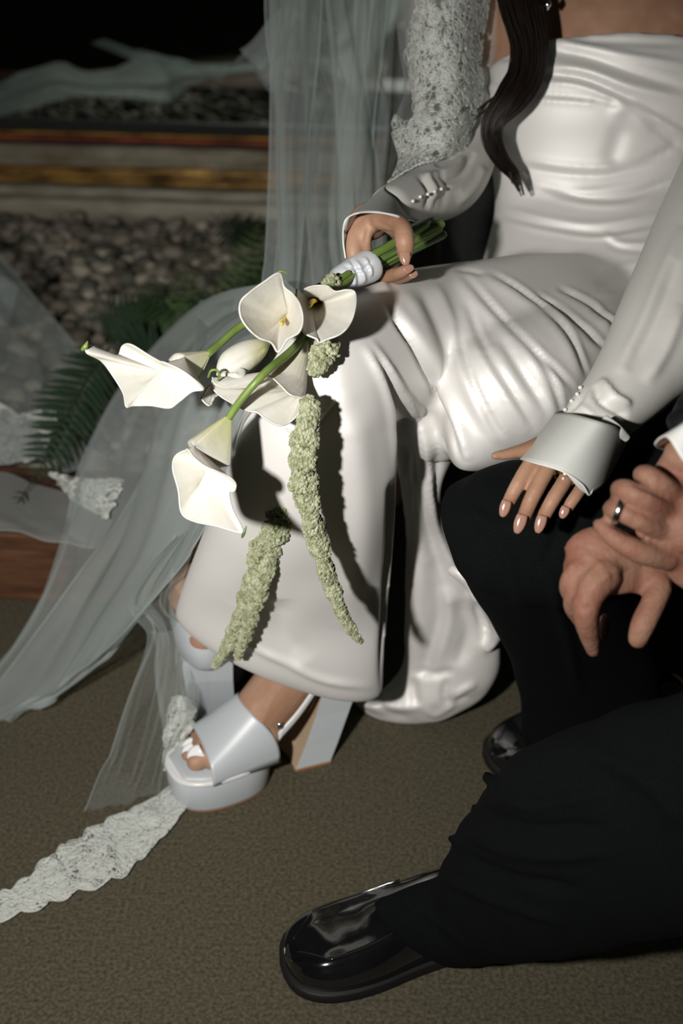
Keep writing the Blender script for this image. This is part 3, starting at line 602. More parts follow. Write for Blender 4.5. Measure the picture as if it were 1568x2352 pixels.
# flared cuffs: thin shells from a base ring to a rim drawn as points
def funnel(base, rim, n=16, nr=96, bulge=0.0, mid=None):
    bp = cr(PA(np.array(base, float)), nr, True); rp = cr(PA(np.array(rim, float)), nr, True)
    g = []
    mp = cr(PA(np.array(mid, float)), nr, True) if mid is not None else None
    for i in range(n):
        t = i/(n-1)
        g.append(bp*(1-t)+rp*t if mp is None else bp*(1-t)**2+2*mp*t*(1-t)+rp*t*t)
    V, F = rings_mesh(np.array(g), cap=False); return V, F
V, F = funnel([(905, 456, 1.170), (884, 432, 1.19), (908, 414, 1.22), (944, 420, 1.25), (974, 468, 1.262), (960, 508, 1.225), (935, 495, 1.18)],
              [(865, 488, 1.088), (806, 495, 1.115), (789, 530, 1.13), (800, 570, 1.19), (880, 540, 1.23), (948, 512, 1.18), (933, 504, 1.098)])
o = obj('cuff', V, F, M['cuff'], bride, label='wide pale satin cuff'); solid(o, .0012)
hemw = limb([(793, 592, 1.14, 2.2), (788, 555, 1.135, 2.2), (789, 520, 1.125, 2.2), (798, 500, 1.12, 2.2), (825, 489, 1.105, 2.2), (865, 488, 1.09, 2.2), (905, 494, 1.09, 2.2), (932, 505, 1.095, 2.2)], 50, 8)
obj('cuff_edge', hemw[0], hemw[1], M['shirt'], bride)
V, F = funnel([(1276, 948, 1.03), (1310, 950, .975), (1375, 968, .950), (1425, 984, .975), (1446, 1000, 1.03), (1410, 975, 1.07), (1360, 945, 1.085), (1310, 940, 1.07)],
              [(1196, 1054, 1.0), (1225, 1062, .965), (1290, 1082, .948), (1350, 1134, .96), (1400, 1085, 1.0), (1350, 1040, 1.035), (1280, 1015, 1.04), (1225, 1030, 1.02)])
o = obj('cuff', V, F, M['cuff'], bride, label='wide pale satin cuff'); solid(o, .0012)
hemw = limb([(1196, 1054, 1.0, 2.2), (1225, 1062, .964, 2.2), (1290, 1082, .947, 2.2), (1335, 1112, .95, 2.2), (1352, 1136, .96, 3.0), (1362, 1118, .965, 3)], 40, 8)
obj('cuff_edge', hemw[0], hemw[1], M['shirt'], bride)
fl_ = limb([(1388, 962, .985, 10), (1415, 985, .975, 12), (1440, 1008, .985, 9)], 16, 14, flat=.5); obj('cuff_fold', fl_[0], fl_[1], M['satin_sleeve'], bride)
for (x, y, d) in ((1282, 958, .995), (1297, 941, .998), (1312, 921, 1.005), (1325, 905, 1.01), (1332, 890, 1.015), (965, 452, 1.235), (982, 446, 1.25), (998, 440, 1.265), (1013, 434, 1.28), (948, 462, 1.22)):
    d = min(surf_depth(q_, x, y, d) for q_ in (SLV[0], SLV[1]))
    if d > 2: continue
    V, F = ell(P(x, y, d-.0006), (.0019,)*3, ICO2); obj('pearl_button', V, F, M['pearl'], bride)
# pendant
V, F = limb([(1262, -60, 1.33, 1.2), (1260, -8, 1.32, 1.2), (1258, 0, 1.318, 5), (1257, 11, 1.318, 9), (1257, 20, 1.32, 4)], 30, 12); obj('pendant', V, F, M['silver'], bride, label='silver teardrop pendant')
# gown slit shadow side is open air; hair lock
path = cr(np.array([(1180, -160, 1.345, 56), (1190, -60, 1.335, 52), (1200, 20, 1.325, 48), (1216, 100, 1.32, 41), (1208, 170, 1.32, 40), (1176, 225, 1.318, 38), (1136, 275, 1.322, 26), (1130, 320, 1.33, 22), (1150, 365, 1.34, 19), (1182, 405, 1.35, 13), (1202, 455, 1.352, 4)], float), 90)
HP = PA(path[:, :3]); HR = path[:, 3]*path[:, 2]/FPX; HT = nrm(np.gradient(HP, axis=0))
hv = []
core = limb(np.column_stack([HP, HR*.72])[:78], n=78, m=20, px=False, flat=.55); hv.append(core)
for s in range(260):
    a = rng.uniform(0, 2*np.pi); rr = math.sqrt(rng.uniform(.25, 1.0)); ph = rng.uniform(0, 6.3); end = int(rng.uniform(60, 90)); tw = rng.uniform(.5, 1.4)
    pts = []
    for i in range(0, end, 2):
        sd = nrm(np.cross(HT[i], nrm(HP[i]-CP))); up = np.cross(sd, HT[i]); an = a+tw*i/90.
        k = rr*(1+.10*math.sin(i*.12+ph)); pts.append(np.append(HP[i]+HR[i]*k*(math.cos(an)*sd+.6*math.sin(an)*up), .0009*(1-.7*i/90.)))
    hv.append(limb(pts, n=len(pts), m=4, px=False, round0=False, round1=False))
for base in ([(1150, 215), (1120, 235), (1095, 255)], [(1155, 225), (1120, 248), (1090, 275)], [(1160, 218), (1130, 228), (1098, 262)], [(1160, 370), (1172, 400), (1178, 420)], [(1150, 360), (1168, 390), (1176, 412)]):
    for j in range(5):
        hv.append(limb([(x+rng.normal(0, 1.5), y+rng.normal(0, 1.5), 1.325+(.02 if y > 300 else 0), 1.6-.4*i) for i, (x, y) in enumerate(base)], 10, 4, round0=False, round1=False))
V, F = join(hv); obj('hair', V, F, M['hair'], bride)

# ---- shoes
def frame2(ball, heel):
    f = nrm(np.array([ball[0]-heel[0], ball[1]-heel[1], 0.0])); s = np.array([-f[1], f[0], 0.]); return f, s
def bride_shoe(par, ball, direction, z0=0.0, label=None, mirror_=1, cup=False):
    f = nrm(np.array([*direction, 0.])); s = np.array([-f[1], f[0], 0.])*mirror_; O = np.array([ball[0], ball[1], z0])
    T = lambda a: O+a[..., 0:1]*f+a[..., 1:2]*s+a[..., 2:3]*np.array([0, 0, 1.])
    an = np.linspace(0, 2*np.pi, 64, endpoint=False)
    def outline(sc, z, l0=-.050, l1=.070, w=.0455):
        x = np.where(np.cos(an) > 0, np.cos(an)*l1, -np.abs(np.cos(an))*-l0*1.0); x = np.where(np.cos(an) > 0, np.sign(np.cos(an))*np.abs(np.cos(an))**.85*l1, -np.abs(np.cos(an))**.8*abs(l0))
        y = np.sign(np.sin(an))*np.abs(np.sin(an))**.8*w*(1+.05*np.cos(an)); return np.column_stack([x*sc, y*sc, np.full(64, z)])
    sh = thing_child('shoe', par, label)
    V, F = rings_mesh(T(np.array([outline(.93, 0), outline(.96, .003)]))); obj('outsole', V, F, M['sole_tan'], sh)
    V, F = rings_mesh(T(np.array([outline(.955, .003), outline(.97, .006), outline(1.0, .022), outline(1.0, .040), outline(.985, .042)]))); obj('platform', V, F, M['shoe_satin'], sh)
    V, F = rings_mesh(T(np.array([outline(1.0, .0415), outline(1.018, .0432), outline(1.018, .0455), outline(1.0, .0475), outline(.95, .0475)]))); obj('piping', V, F, M['shoe_trim'], sh)
    # insole rising to the heel seat
    sp = cr(np.array([(.062, .022, .047), (.035, .037, .048), (0, .040, .049), (-.035, .036, .054), (-.07, .030, .080), (-.11, .028, .122), (-.145, .028, .145), (-.175, .016, .150)]), 40)
    rg = []
    for x, w_, z in sp: rg.append([(x, w_*math.cos(t), z+.004*math.sin(t)) for t in an[::3]])
    V, F = rings_mesh(T(np.array(rg))); obj('insole', V, F, M['shoe_satin'], sh)
    # vamp band
    g = []
    for i in range(26):
        t = i/25; hh = .034+.033*t
        g.append([(.030-.054*t-.026*t*abs(math.cos(a))**2+.004*math.cos(a)*(1-t), .0455*np.sign(math.cos(a))*abs(math.cos(a))**.85, .043+hh*math.sin(a)**.7) for a in np.linspace(0.0, math.pi, 40)])
    V, F = grid_mesh(T(np.array(g))); o = obj('vamp', V, F, M['shoe_satin'], sh); solid(o, .002, 1)
    # heel seat cup and sling strap
    st = cr(np.array([(-.050, .042, .080), (-.08, .040, .105), (-.12, .036, .150), (-.155, .027, .180), (-.180, 0, .190), (-.155, -.027, .180), (-.12, -.036, .150), (-.08, -.040, .105), (-.050, -.042, .080)]), 60)
    g = np.array([st+np.array([0, 0, h]) for h in (-.006, -.002, .002, .006)]); V, F = grid_mesh(T(g)); o = obj('strap', V, F, M['shoe_trim'], sh); solid(o, .0025)
    bk = ell(T(np.array([[-.05, .045, .098]]))[0], (.004, .002, .005), ICO2); obj('buckle', bk[0], bk[1], M['silver'], o)
    if cup:
        g = []
        for z, k in ((.140, .9), (.150, 1.0), (.175, 1.06), (.198, 1.0), (.215, .94), (.245, .9)):
            g.append([(-.085-.102*math.sin(a)**.8*k, .0385*math.cos(a)*k, z) for a in np.linspace(0, math.pi, 30)])
        V, F = grid_mesh(T(np.array(g))); o = obj('heel_counter', V, F, M['shoe_satin'], sh); solid(o, .003, 1)
    # block heel flaring to the floor
    hp = []
    def sect(z, x0, x1, w_): return [(x0, -w_, z), (x1, -w_*.8, z), (x1-.004, 0, z), (x1, w_*.8, z), (x0, w_, z), (x0+.002, 0, z)]
    zz = [(.142, -.174, -.126, .029), (.11, -.165, -.119, .028), (.07, -.150, -.107, .028), (.03, -.134, -.091, .030), (.004, -.122, -.078, .032)]
    zz = [(z, a, b, w_) for z, a, b, w_ in zz]
    V, F = rings_mesh(T(np.array([sect(*q) for q in zz]))); me = new_mesh('heel', V, F, smooth=False); me.materials.append(M['shoe_satin']); me.materials.append(M['heel_tan'])
    for p in me.polygons:
        vs = [i % 6 for i in p.vertices]
        if len(vs) == 4 and all(v in (1, 2, 3) for v in vs): p.material_index = 1
    obj('heel', me, None, None, sh)
    V, F = rings_mesh(T(np.array([sect(.004, -.123, -.077, .0325), sect(0, -.122, -.078, .032)]))); obj('heel_tip', V, F, M['sole_tan'], sh, smooth=False)
    return sh
def thing_child(name, par, label=None):
    o = bpy.data.objects.new(name, None); C.objects.link(o); o.parent = par; o.matrix_parent_inverse = Matrix.Translation(-par.location)
    if label: o['label'] = label
    return o
ball = ground(505, 1768)
bride_shoe(bride, *SH1, label='pale blue satin open-toe platform shoe')
b2 = ground(360, 1500)
bride_shoe(bride, *SH2, label='pale satin platform shoe seen from behind through the veil', cup=True)

# ================================================================ GROOM
groom = thing('person', (0.75, 1.3, 0), 'seated groom in a black suit and patent loafers with his hands clasped', 'person')
GB = []
def hb(pts, n=26, m=16, **k): GB.append(limb(pts, n, m, **k))
# upper hand: back of the hand, wrist and forearm coming from the right
hb([(1900, 760, .95, 90), (1720, 900, .90, 78), (1610, 1010, .865, 62), (1575, 1060, .855, 58)], 30, 22, flat=.8)
hb([(1600, 1040, .865, 66), (1572, 1120, .855, 84), (1560, 1185, .85, 92), (1535, 1215, .852, 78)], 24, 26, flat=.45)
hb([(1560, 1200, .855, 70), (1510, 1215, .853, 56), (1480, 1225, .855, 44)], 20, 22, flat=.5)
hb([(1560, 1250, .86, 70), (1620, 1290, .87, 80), (1720, 1320, .90, 60)], 20, 20, flat=.5)
UH = [[(1568, 1148, .852, 24), (1525, 1116, .838, 25), (1490, 1093, .838, 25), (1474, 1090, .85, 23)],
      [(1550, 1178, .85, 25), (1490, 1150, .832, 26), (1440, 1126, .834, 26), (1422, 1124, .85, 23)],
      [(1530, 1222, .85, 25), (1470, 1196, .835, 25), (1422, 1172, .838, 25), (1404, 1168, .853, 22)],
      [(1535, 1285, .857, 28), (1470, 1268, .845, 28), (1415, 1238, .843, 25), (1385, 1212, .848, 19), (1372, 1203, .855, 13)]]
for q in UH: hb(q)
# lower hand: back, forefinger, thumb, curled fingers
hb([(1800, 1250, .98, 90), (1650, 1270, .93, 70), (1540, 1290, .905, 60), (1470, 1300, .895, 60)], 28, 22, flat=.75)
hb([(1500, 1290, .90, 62), (1430, 1290, .885, 76), (1370, 1290, .88, 82), (1345, 1310, .885, 66)], 24, 26, flat=.42)
hb([(1400, 1250, .885, 45), (1360, 1255, .88, 42), (1340, 1270, .885, 32)], 14, 16, flat=.6)
LH = [[(1385, 1320, .875, 44), (1352, 1368, .865, 36), (1345, 1415, .868, 30), (1354, 1460, .885, 24), (1362, 1496, .90, 16)],
      [(1360, 1320, .88, 34), (1325, 1362, .875, 26), (1316, 1392, .89, 23), (1335, 1425, .915, 20)],
      [(1350, 1290, .88, 34), (1314, 1325, .878, 25), (1306, 1355, .893, 22), (1330, 1390, .92, 20)],
      [(1360, 1255, .885, 30), (1326, 1280, .882, 24), (1312, 1310, .895, 20), (1330, 1345, .92, 18)],
      [(1390, 1420, .93, 14), (1386, 1450, .92, 12), (1385, 1465, .915, 10)]]
for q in LH: hb(q)
hb([(1470, 1310, .895, 46), (1512, 1345, .888, 32), (1500, 1385, .88, 29), (1478, 1430, .876, 29), (1464, 1468, .882, 24)], 30, 18)
hb([(1440, 1320, .89, 40), (1480, 1330, .89, 38), (1520, 1335, .89, 34)], 16, 16, flat=.6)
# rest of the body under the suit
hb([(2000, 860, 1.30, 140), (1560, 1080, 1.15, 130), (1200, 1220, 1.11, 110), (1290, 1420, 1.26, 95), (1345, 1620, 1.43, 70), (1350, 1700, 1.48, 60), (1230, 1745, 1.46, 45)], 60, 22)
hb([(2100, 1050, 1.20, 130), (2080, 1350, .97, 120), (2000, 1600, .87, 115), (1800, 1800, .87, 110), (1590, 1890, .92, 100), (1380, 1960, .98, 85), (1200, 2060, 1.08, 60), (1080, 2130, 1.185, 40), (1000, 2140, 1.215, 30)], 60, 22)
hb([(2060, 900, 1.40, 200), (2060, 500, 1.46, 240), (2050, 100, 1.52, 240), (2050, -100, 1.56, 200)], 30, 26, flat=.6)
hb([(1850, -80, 1.52, 100), (1950, 300, 1.25, 110), (1950, 640, 1.0, 105), (1900, 760, .95, 95)], 30, 20)
hb([(2150, 0, 1.5, 110), (2150, 500, 1.3, 110), (2000, 1050, 1.1, 110), (1800, 1250, .98, 90)], 30, 20)
me = remesh(GB, 0.0021, 2)
ss = []
for q in UH+LH[:4]:
    a_ = cr(np.array(q)[:, :2], 101)
    for k in (40, 70):
        a, b = a_[k], a_[k+3]; t = nrm(b-a); n = np.array([-t[1], t[0]])
        for off in (-6, 0, 6): ss.append(([a-n*18+t*off, a+n*18+t*off], 2.6, -.0006))
ss += [([(1450, 1110), (1490, 1126), (1545, 1150)], 4, -.002), ([(1405, 1143), (1455, 1168), (1500, 1185)], 4, -.002), ([(1388, 1192), (1420, 1213), (1460, 1232)], 4, -.002), ([(1330, 1260), (1380, 1300), (1400, 1340)], 6, .0012), ([(1345, 1330), (1370, 1300), (1420, 1280)], 6, .0010),
       ([(1360, 1350), (1395, 1320), (1440, 1300)], 7, .0014), ([(1322, 1290), (1312, 1320)], 3, -.0016), ([(1326, 1340), (1312, 1370)], 3, -.0016), ([(1448, 1460), (1480, 1468)], 2.5, -.0005)]
strokes(me, ss); me.materials.append(M['skin2']); obj('body', me, None, None, groom)
ring_obj(groom, P(1421, 1171, .8395), P(1425, 1172, .838)-P(1475, 1190, .835), .0098, .0012, M['silver'], wd=2.2, label='silver wedding band')
# trousers
TR = []
TR.append(limb([(2050, 800, 1.30, 230), (1800, 950, 1.24, 215), (1500, 1130, 1.16, 195), (1280, 1215, 1.115, 178), (1175, 1222, 1.11, 168)], 40, 36))
TR.append(loft([(1020, 1130, 1.10, 1420, 1150, 1.10, .8), (1012, 1190, 1.11, 1440, 1230, 1.12, .8), (1055, 1290, 1.17, 1450, 1300, 1.18, .75), (1112, 1390, 1.25, 1475, 1390, 1.26, .7), (1158, 1480, 1.32, 1500, 1470, 1.33, .65), (1188, 1580, 1.39, 1520, 1580, 1.40, .6),
                (1198, 1670, 1.44, 1540, 1690, 1.46, .55), (1200, 1720, 1.465, 1545, 1730, 1.48, .5)], 50, 40))
TR.append(loft([(1740, 850, 1.32, 2480, 850, 1.32, .6), (1750, 1000, 1.20, 2500, 1050, 1.20, .62), (1760, 1180, .98, 2450, 1300, 1.0, .6), (1720, 1420, .87, 2350, 1700, .84, .65), (1585, 1585, .87, 2100, 1990, .84, .65), (1380, 1650, .93, 1830, 2105, .90, .62), (1190, 1730, .99, 1560, 2130, .97, .6), (1125, 1800, 1.05, 1400, 2178, 1.02, .6),
                (1065, 1880, 1.09, 1280, 2195, 1.07, .58), (1030, 1960, 1.12, 1190, 2205, 1.11, .58), (1000, 2015, 1.15, 1130, 2210, 1.15, .6), (900, 2055, 1.17, 1098, 2208, 1.17, .5), (855, 2072, 1.185, 1092, 2215, 1.18, .42)], 60, 44))
tm = remesh(TR, 0.0034, 5)
ts = [([(1120, 1810), (1220, 1850), (1400, 1820)], 14, .006), ([(1075, 1850), (1200, 1900), (1400, 1900)], 16, -.007), ([(1050, 1905), (1200, 1960), (1420, 1960)], 14, .006), ([(1030, 1950), (1150, 2010), (1350, 2050)], 14, -.006), ([(1010, 2010), (1120, 2060), (1300, 2120)], 12, .005),
      ([(900, 2060), (1000, 2110), (1090, 2190)], 10, .003), ([(1300, 1700), (1500, 1800), (1568, 1900)], 24, .006), ([(1060, 1150), (1150, 1250), (1200, 1400)], 14, .004), ([(1400, 1100), (1300, 1200), (1250, 1300)], 16, -.004), ([(1250, 1300), (1300, 1450), (1330, 1600)], 14, .005), ([(1125, 1800), (1140, 1790)], 14, .010), ([(1072, 1845), (1085, 1840)], 12, .008), ([(1035, 1930), (1045, 1925)], 12, .006)]
strokes(tm, ts, lambda V, N, x, y, d: .0012*np.sin(V[:, 0]*70+V[:, 2]*50)*np.sin(V[:, 2]*40+1), face=-.4); tm.materials.append(M['wool']); obj('trousers', tm, None, None, groom)
jk = [loft([(1650, 900, 1.40, 2500, 950, 1.4, .5), (1640, 500, 1.46, 2520, 500, 1.46, .5), (1620, 100, 1.52, 2500, 100, 1.52, .45), (1650, -120, 1.56, 2450, -120, 1.56, .4)], 30, 40),
      limb([(1800, -80, 1.52, 150), (1950, 300, 1.27, 150), (1960, 620, 1.02, 145), (1840, 790, .93, 130), (1700, 905, .885, 108), (1625, 975, .868, 92)], 40, 28),
      limb([(2200, 0, 1.5, 150), (2200, 500, 1.3, 150), (2050, 1020, 1.1, 150), (1830, 1200, .99, 125), (1720, 1250, .95, 105)], 40, 28)]
cloth('jacket', jk, .0034, [([(1500, 930), (1568, 990)], 14, .004), ([(1520, 900), (1600, 940)], 14, -.004)], M['jacket'], groom)
V, F = funnel([(1560, 985, .83), (1600, 960, .80), (1660, 960, .81), (1690, 1010, .85), (1670, 1060, .90), (1610, 1060, .92), (1570, 1030, .90)],
              [(1503, 1022, .85), (1530, 1004, .81), (1570, 1060, .80), (1612, 1095, .82), (1640, 1100, .88), (1580, 1060, .92), (1530, 1035, .90)])
o = obj('shirt_cuff', V, F, M['shirt'], groom, label='white shirt cuff'); solid(o, .0015)
# loafers
def loafer(par, toe, heel, label=None):
    f = nrm(np.array([toe[0]-heel[0], toe[1]-heel[1], 0.])); s = np.array([-f[1], f[0], 0.]); L = float(np.hypot(*(toe-heel)[:2])); O = np.array([heel[0], heel[1], 0.])
    T = lambda a: O+a[..., 0:1]*f*L+a[..., 1:2]*s+a[..., 2:3]*np.array([0, 0, 1.])
    sh = thing_child('shoe', par, label)
    prof = cr(np.array([(0.0, .012, .02), (.015, .026, .05), (.08, .034, .075), (.22, .036, .085), (.38, .036, .080), (.52, .040, .068), (.66, .047, .054), (.78, .049, .046), (.88, .045, .041), (.95, .034, .035), (.985, .020, .027), (1.0, .004, .018)]), 60)
    an = np.linspace(0, 2*np.pi, 48, endpoint=False); rg = []
    for x, w_, h in prof:
        ring = []
        for a in an:
            cy, sz = math.cos(a), math.sin(a)
            y = w_*np.sign(cy)*abs(cy)**.75; z = .012+(h-.012)*(abs(sz)**.62) if sz > 0 else .012
            if x > .5 and sz > 0:  # moc-toe ridge
                z += .0035*math.exp(-((abs(y)/w_-.66)/.09)**2)*min(1, (x-.5)*8)
            ring.append((x, y, z))
        rg.append(ring)
    V, F = rings_mesh(T(np.array(rg))); obj('upper', V, F, M['patent'], sh)
    def sole(z, k): 
        a1 = [(x, (w_+.004)*k, z) for x, w_, h in prof]; a2 = [(x, -(w_+.004)*k, z) for x, w_, h in prof[::-1]]; r = np.array(a1+a2); r[:, 0] = .5+(r[:, 0]-.5)*1.03*k; return r
    V, F = rings_mesh(T(np.array([sole(0, .98), sole(.002, 1), sole(.011, 1), sole(.013, .98)]))); obj('sole', V, F, M['rubber'], sh)
    # seam round the toe
    sm = []
    for sd in (-1, 1):
        pts = [np.append(T(np.array([[x, sd*.66*np.interp(x, prof[:, 0], prof[:, 1])*(1-.9*max(0, x-.86)/.14), np.interp(x, prof[:, 0], prof[:, 2])*.90+.003]]))[0], .0011) for x in np.linspace(.52, .955, 24)]
        sm.append(limb(pts, n=24, m=6, px=False))
    V, F = join(sm); obj('seam', V, F, M['patent'], sh)
    return sh
loafer(groom, ground(655, 2230), ground(1215, 2100), label='black patent loafer in front with glossy toe')
loafer(groom, ground(1128, 1765), ground(1560, 1640), label='black loafer tucked under the trouser hem')

# ================================================================ BOUQUET
bq = thing('bouquet', P(830, 620, 1.12), 'bouquet of white calla lilies and trailing green amaranthus tied with pale blue ribbon', 'bouquet')
def calla(base, throat, rim, stem, label=None, rb=6, spad=None, gcol=1.0, ruff=.0012, bend=0.45):
    nr, n = 120, 34
    b = P(*base); t = P(*throat[:3]); rt = throat[3]*throat[2]/FPX; ax = nrm(t-b)
    R = cr(PA(np.array(rim, float)), nr, True)
    dv = R-t; dv = dv-(dv@ax)[:, None]*ax; u0 = nrm(dv[0]); w0 = np.cross(ax, u0)
    ang = np.unwrap(np.arctan2(dv@w0, dv@u0)); lin = np.linspace(ang[0], ang[0]+np.sign(ang[-1]-ang[0])*2*np.pi, nr, endpoint=False)
    an = ang*.35+lin*.65
    e = np.cos(an)[:, None]*u0+np.sin(an)[:, None]*w0
    bp = b+e*rb*base[2]/FPX; tp = t+e*rt; g = []; gr = []
    for i in range(n):
        s = i/(n-1)
        q = bp*(1-s)**2*1.0+2*(tp)*s*(1-s)+R*s*s
        # keep the tube narrow, then flare
        q2 = (bp*(1-min(1, s/.55))+tp*min(1, s/.55)) if s < .55 else tp+(R-tp)*((s-.55)/.45)**1.0
        q = q*bend+q2*(1-bend)
        wv = ruff*np.sin(an*5+s*4)*s**3+.0004*np.sin(an*23)*s
        q = q-nrm(q-CP)*wv[:, None]
        g.append(q); gr.append(np.full(nr, max(0, 1-s/.62)**.8*.9*gcol))
    gg = np.array(g); V, F = rings_mesh(gg, cap=False); V = V.copy()
    E = np.array([(f[k], f[(k+1) % 4]) for f in F for k in (0, 1)]); V = lap(V, E, 3, .4)
    me = new_mesh('calla_lily', V, F); at = me.attributes.new('green', 'FLOAT', 'POINT'); at.data.foreach_set('value', np.array(gr).ravel()[:len(V)])
    me.materials.append(M['petal_g']); o = obj('calla_lily', me, None, None, bq, label=label); solid(o, .0011)
    # raised rolled edge
    rr = cr(PA(np.array(rim, float)), 100, True); e2 = np.column_stack([np.vstack([V.reshape(n, nr, 3)[-1], V.reshape(n, nr, 3)[-1][:1]]), np.full(nr+1, .0009)])
    Vv, Ff = limb(e2, n=nr+1, m=6, px=False); obj('rolled_edge', Vv, Ff, M['petal'], o)
    if stem is not None:
        Vv, Ff = limb(stem, 30, 12); obj('stem', Vv, Ff, M['stem'], o)
    if spad is not None:
        Vv, Ff = limb(spad, 12, 10); obj('spadix', Vv, Ff, M['spadix'], o)
    return o
# left, mouth open towards the viewer
calla((478, 812, 1.03), (425, 848, 1.02, 46),
      [(372, 832, .985), (412, 850, .98), (446, 874, .98), (470, 898, .99), (442, 904, 1.0), (412, 928, 1.0), (388, 944, .995), (345, 938, .99), (300, 938, .985), (284, 940, .98), (276, 905, .99), (250, 862, .995), (222, 826, .99),
       (186, 806, .975), (194, 790, .985), (235, 808, 1.0), (262, 812, 1.01), (272, 790, 1.01), (292, 786, 1.0), (335, 812, 1.0)],
      [(478, 812, 1.03, 9), (510, 785, 1.045, 8.5), (555, 748, 1.06, 9), (650, 700, 1.09, 9), (760, 645, 1.12, 8)], spad=None, gcol=.8, bend=.1, label='calla lily stretching farthest left')
# upper centre, facing the viewer
calla((690, 700, 1.07), (652, 735, 1.035, 16),
      [(640, 621, .985), (652, 655, 1.0), (672, 672, .995), (690, 697, .985), (698, 735, .98), (688, 766, .98), (660, 783, .985), (639, 813, .985), (622, 790, .985), (592, 778, .98), (563, 752, .975), (546, 722, .975), (547, 690, .975), (568, 668, .975), (602, 643, .98)],
      [(690, 700, 1.07, 8), (740, 668, 1.09, 8), (800, 628, 1.115, 8)], spad=[(655, 728, 1.03, 3), (648, 742, .998, 5), (646, 744, .992, 4)], gcol=.35, ruff=.0008, bend=.7)
calla((745, 672, 1.09), (708, 703, 1.055, 13),
      [(680, 665, 1.04), (692, 672, 1.05), (700, 662, 1.045), (722, 655, 1.035), (752, 655, 1.03), (772, 668, 1.025), (800, 664, 1.02), (820, 670, 1.02), (821, 705, 1.01), (808, 745, 1.005), (785, 770, 1.0), (750, 784, 1.0), (734, 791, 1.0), (728, 782, 1.0), (700, 768, 1.005), (686, 738, 1.02), (682, 700, 1.035)],
      [(745, 672, 1.09, 8), (790, 650, 1.11, 8), (810, 632, 1.12, 8)], spad=[(735, 690, 1.08, 3), (718, 692, 1.045, 6), (711, 702, 1.03, 5)], gcol=.35, ruff=.0008, bend=.7)
# lowest, hanging
calla((526, 958, 1.02), (478, 1044, 1.015, 62),
      [(427, 1032, .985), (445, 1053, .975), (472, 1074, .97), (500, 1086, .972), (528, 1098, .98), (547, 1116, .985), (544, 1134, .99), (531, 1138, .99), (540, 1180, .985), (563, 1226, .975), (557, 1235, .975), (500, 1218, .975), (445, 1206, .98), (413, 1185, .985), (404, 1130, .99), (390, 1078, .985), (396, 1046, .99)],
      [(526, 958, 1.02, 9), (560, 910, 1.01, 9), (610, 855, 1.01, 9.5), (680, 795, 1.055, 10), (730, 720, 1.12, 9), (790, 645, 1.14, 8)], label='calla lily hanging lowest', gcol=1.0, bend=.1)
tip = limb([(556, 1234, .975, 2.5), (560, 1224, .973, 4), (566, 1208, .972, 1)], 10, 8); 
# centre behind the stem
calla((702, 785, 1.07), (662, 880, 1.055, 44),
      [(480, 868, 1.02), (487, 884, 1.015), (520, 893, 1.02), (565, 890, 1.03), (590, 868, 1.035), (618, 866, 1.03), (640, 884, 1.02), (664, 908, 1.015), (694, 918, 1.02), (690, 945, 1.03), (665, 972, 1.035), (638, 981, 1.03), (605, 966, 1.03), (585, 950, 1.03), (560, 945, 1.03), (520, 925, 1.02), (490, 905, 1.015), (476, 885, 1.015)],
      [(702, 785, 1.07, 9), (730, 730, 1.09, 9), (790, 650, 1.12, 8)], label='broad calla lily behind the crossing stem', gcol=.5, bend=.4)
# half open bud
V, F = limb([(614, 786, 1.062, 9), (592, 800, 1.056, 25), (562, 818, 1.05, 34), (532, 836, 1.045, 33), (514, 850, 1.042, 22), (504, 860, 1.04, 8)], 40, 40)
V = np.asarray(V); E = np.array([(f[k], f[(k+1) % len(f)]) for f in F for k in (0, 1)]); x_, y_, d_ = proj(V)
wr = np.exp(-((y_-(838+(x_-540)*-.55))/2.6)**2); V = V-nrm(CP-V)*(.0022*wr)[:, None]
me = new_mesh('calla_lily', V, F); at = me.attributes.new('green', 'FLOAT', 'POINT'); at.data.foreach_set('value', np.clip((x_-560)/50, 0, 1)*.9); me.materials.append(M['petal_g'])
bud = obj('calla_lily', me, None, None, bq, label='half open calla bud')
V, F = limb([(512, 862, 1.035, 8), (530, 868, 1.03, 12), (548, 866, 1.03, 13), (556, 850, 1.035, 9)], 24, 16, flat=.5); obj('folded_lip', V, F, M['petal'], bud)
V, F = limb([(612, 788, 1.07, 8), (660, 750, 1.09, 8), (780, 650, 1.12, 8)], 20, 10); obj('stem', V, F, M['stem'], bud)
calla((735, 800, 1.12), (712, 900, 1.11, 26),
      [(700, 868, 1.09), (718, 888, 1.08), (745, 908, 1.075), (773, 922, 1.07), (752, 955, 1.07), (728, 985, 1.075), (700, 1004, 1.08), (672, 1000, 1.085), (650, 984, 1.09), (662, 960, 1.11), (680, 920, 1.12)],
      [(735, 800, 1.12, 8), (760, 720, 1.12, 8), (800, 650, 1.13, 8)], label='calla lily at the back with a pointed lip', gcol=.3, bend=.4)
calla((520, 860, 1.08), (500, 890, 1.075, 12),
      [(478, 888, 1.06), (468, 905, 1.055), (462, 918, 1.05), (480, 934, 1.05), (492, 915, 1.06), (508, 900, 1.07), (500, 880, 1.075)],
      None, label='small folded lip of a hidden calla', gcol=.1, ruff=.0003)
ct = limb([(478, 866, 1.015, 2.5), (484, 852, 1.01, 3), (497, 850, 1.01, 3), (504, 862, 1.012, 3), (500, 874, 1.015, 2)], 20, 8); obj('curled_tip', ct[0], ct[1], M['stem'], bq)
gt = limb([(190, 802, .978, 5), (196, 796, .976, 6), (201, 784, .975, 1.2)], 10, 8); obj('green_tip', gt[0], gt[1], M['stem'], bq)
obj('green_tip', tip[0], tip[1], M['stem_dark'], bq)
gt = limb([(640, 624, .984, 2.5), (650, 623, .984, 2.5), (660, 628, .985, 1)], 10, 8); obj('green_tip', gt[0], gt[1], M['stem'], bq)
